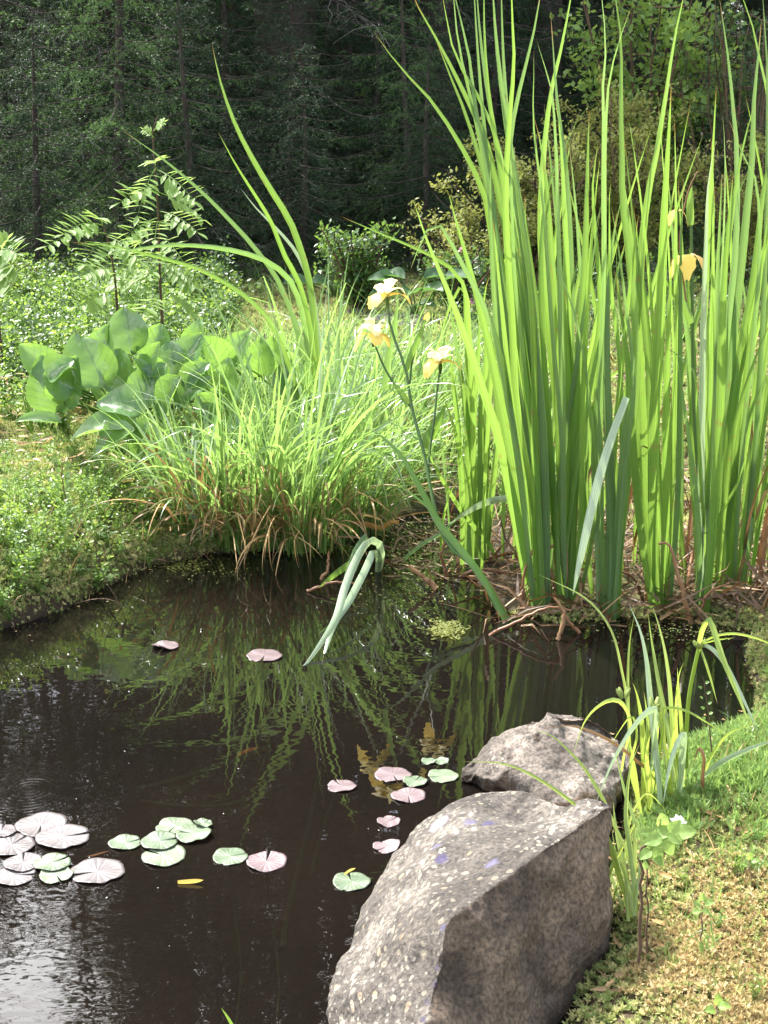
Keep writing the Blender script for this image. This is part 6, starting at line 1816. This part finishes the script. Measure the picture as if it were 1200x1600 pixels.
# ------------------------------------------------------------------ shrubs and leafy trees
def shrub(name, loc, label, cat, h, rad, nst, nleaf, ls, mat, stem='brown_twig', seed=0, group=None, narrow=.55, low=.15, r0=.012, flowers=0, fl_mat=None, upright=.5, parts=('stems', 'foliage')):
    rg = np.random.default_rng(seed)
    e = empty(name, loc, label, cat, group)
    loc = np.array(loc)
    st, fo = MB(), MB()
    tips = []
    for k in range(nst):
        az = rg.uniform(0, TAU); rr = rad * math.sqrt(rg.uniform(0, 1)); hh = h * rg.uniform(.65, 1.0)
        t_ = np.linspace(0, 1, 9)
        P = loc + np.stack([np.cos(az) * rr * t_ ** (1 / (upright + .5)), np.sin(az) * rr * t_ ** (1 / (upright + .5)), hh * t_], -1) + np.cumsum(rg.normal(0, .012 * h, (9, 3)), 0) * t_[:, None]
        V, F = tube(P, np.linspace(r0, r0 * .25, 9), 5); st.add(V, F)
        tips.append(P)
        for q in range(5):
            tt = rg.uniform(max(low, .1), .95); p = np.array([np.interp(tt, t_, P[:, c]) for c in range(3)])
            d = nrm(rg.normal(size=3) * [1, 1, .5] + [0, 0, .5]); l2 = rg.uniform(.12, .32) * h * .8
            Q = p + d * (l2 * np.linspace(0, 1, 6))[:, None] + np.cumsum(rg.normal(0, .008 * h, (6, 3)), 0)
            V, F = tube(Q, np.linspace(r0 * .35, r0 * .12, 6), 4); st.add(V, F)
            tips.append(Q)
    per = max(4, nleaf // len(tips))
    for P in tips:
        n = len(P)
        u = rg.uniform(low if n == 9 else .2, 1, per) ** .8 * (n - 1)
        i0 = np.minimum(u.astype(int), n - 2); f_ = (u - i0)[:, None]
        pos = P[i0] * (1 - f_) + P[i0 + 1] * f_ + rg.normal(0, ls * .8, (per, 3))
        d = rg.normal(size=(per, 3)) + [0, -.1, .15]
        L = ls * rg.uniform(.6, 1.2, per)
        V, F = scatter(RH, RHF, pos, rot_from(d, rg.uniform(-1, 1, per)), np.stack([L * narrow, L, L * .5], -1))
        fo.add(V, F, np.repeat(np.clip(rg.uniform(0, 1) * .5 + rg.uniform(0, .5, per), 0, 1), 4))
    tag(st.build(parts[0], M[stem], e), kind='stuff')
    fo.build(parts[1], M[mat], e, smooth=False)
    for k in range(flowers):
        P = tips[rg.integers(len(tips))]
        c = P[-1] + rg.normal(0, .03, 3)
        n = 12
        fb = MB()
        V, F = scatter(OV, OVF, np.tile(c, (n, 1)), rot_from(rg.normal(size=(n, 3))), np.full((n, 3), .022)); fb.add(V, F)
        fb.build('flower', M[fl_mat], e)
    return e
random.seed(8)
YG = 'yellowish shrubs behind the iris bed'
shrub('shrub', gp(.82, 7.4), 'low yellow-olive shrub beside the sweeping spruce branches', 'shrub', .95, .42, 20, 9000, .03, 'olive', seed=1, group=YG)
shrub('shrub', gp(1.45, 7.8), 'yellow-olive shrub standing tallest behind the bright iris clumps', 'shrub', 1.15, .5, 22, 10000, .032, 'olive', seed=2, group=YG)
shrub('shrub', gp(2.15, 7.5), 'yellow-olive shrub behind the broad iris fan', 'shrub', .95, .5, 20, 9000, .03, 'olive', seed=3, group=YG)
shrub('shrub', gp(.45, 7.2), 'lowest yellow-olive shrub at the clearing edge', 'shrub', .55, .35, 14, 4500, .028, 'olive', seed=4, group=YG)
shrub('leafy_bush', gp(1.75, 9.2), 'fresh green leafy bush behind the yellow shrubs', 'bush', 2.3, .75, 16, 5200, .06, 'fresh', seed=5, narrow=.7, r0=.018)
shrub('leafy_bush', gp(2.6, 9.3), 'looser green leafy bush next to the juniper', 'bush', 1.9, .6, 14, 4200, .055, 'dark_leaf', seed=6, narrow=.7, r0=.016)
shrub('juniper', gp(2.35, 8.5), 'dark grey-green upright juniper behind the outermost iris leaves', 'juniper', 1.75, .38, 30, 17000, .026, 'juniper', seed=7, narrow=.16, upright=1.2, low=.25)
shrub('flowering_bush', gp(-.13, 6.6), 'small bush with dull pink flowers between the reed clump and the yellow flowers', 'bush', .5, .22, 14, 2800, .034, 'heath_dark', seed=8, flowers=6, fl_mat='pink')
shrub('flowering_bush', gp(.36, 6.5), 'low bush with clover-pink flower heads in front of the yellow shrubs', 'bush', .38, .22, 10, 900, .034, 'dark_leaf', seed=18, flowers=7, fl_mat='pink')
shrub('leafy_bush', gp(-2.15, 6.6), 'bright bilberry-like bush near the picture edge before the small spruce', 'bush', .3, .5, 20, 7000, .026, 'heath', seed=9)
shrub('leafy_bush', gp(-1.45, 6.2), 'green bush under the rowan leaves', 'bush', .26, .4, 18, 5000, .026, 'heath', seed=10)
shrub('leafy_bush', gp(-1.0, 6.4), 'low dark bush behind the rearmost sedge', 'bush', .28, .4, 16, 4000, .028, 'heath_dark', seed=11)
shrub('leafy_bush', gp(-1.8, 11.9), 'yellow-green bush glimpsed in the gap behind the rowan tip', 'bush', 2.3, .3, 12, 2600, .06, 'fresh', seed=51, narrow=.7)  # bright leaf colour stands in for sunlit patches behind the trunks
shrub('leafy_bush', gp(-1.42, 12.0), 'yellow-green bush glimpsed between the slim spruce and the thick trunk', 'bush', 2.5, .3, 12, 2600, .06, 'fresh', seed=52, narrow=.7)
shrub('leafy_bush', gp(-.63, 12.4), 'yellow-green bush glimpsed between the thick trunk and the slim dark one', 'bush', 2.7, .3, 12, 2600, .06, 'fresh', seed=53, narrow=.7)
for k, (x, y, h_, lab) in enumerate((( -3.6, 19, 4.2, 'sunlit birch-like bush seen in the gap beside the thick trunk'), (-2.2, 20, 5.0, 'sunlit leafy tree glimpsed between rowan and thick trunk'), (-.9, 21, 5.5, 'sunlit leafy tree glimpsed beside the slim trunk'),
                                     (1.4, 22, 6.0, 'sunlit leafy tree far behind the hanging spruce'), (3.6, 20, 5.0, 'sunlit leafy tree far behind the yellow shrubs'), (6.2, 21, 5.5, 'sunlit leafy tree far behind the juniper'), (-6.5, 22, 5.0, 'sunlit leafy tree far behind the small spruces'))):
    shrub('leafy_tree', gp(x, y), lab, 'tree', h_, 1.7, 18, 8000, .2, 'fresh', seed=30 + k, group='leafy trees beyond the spruces', narrow=.7, r0=.05, low=.1, parts=('trunk', 'crown'))
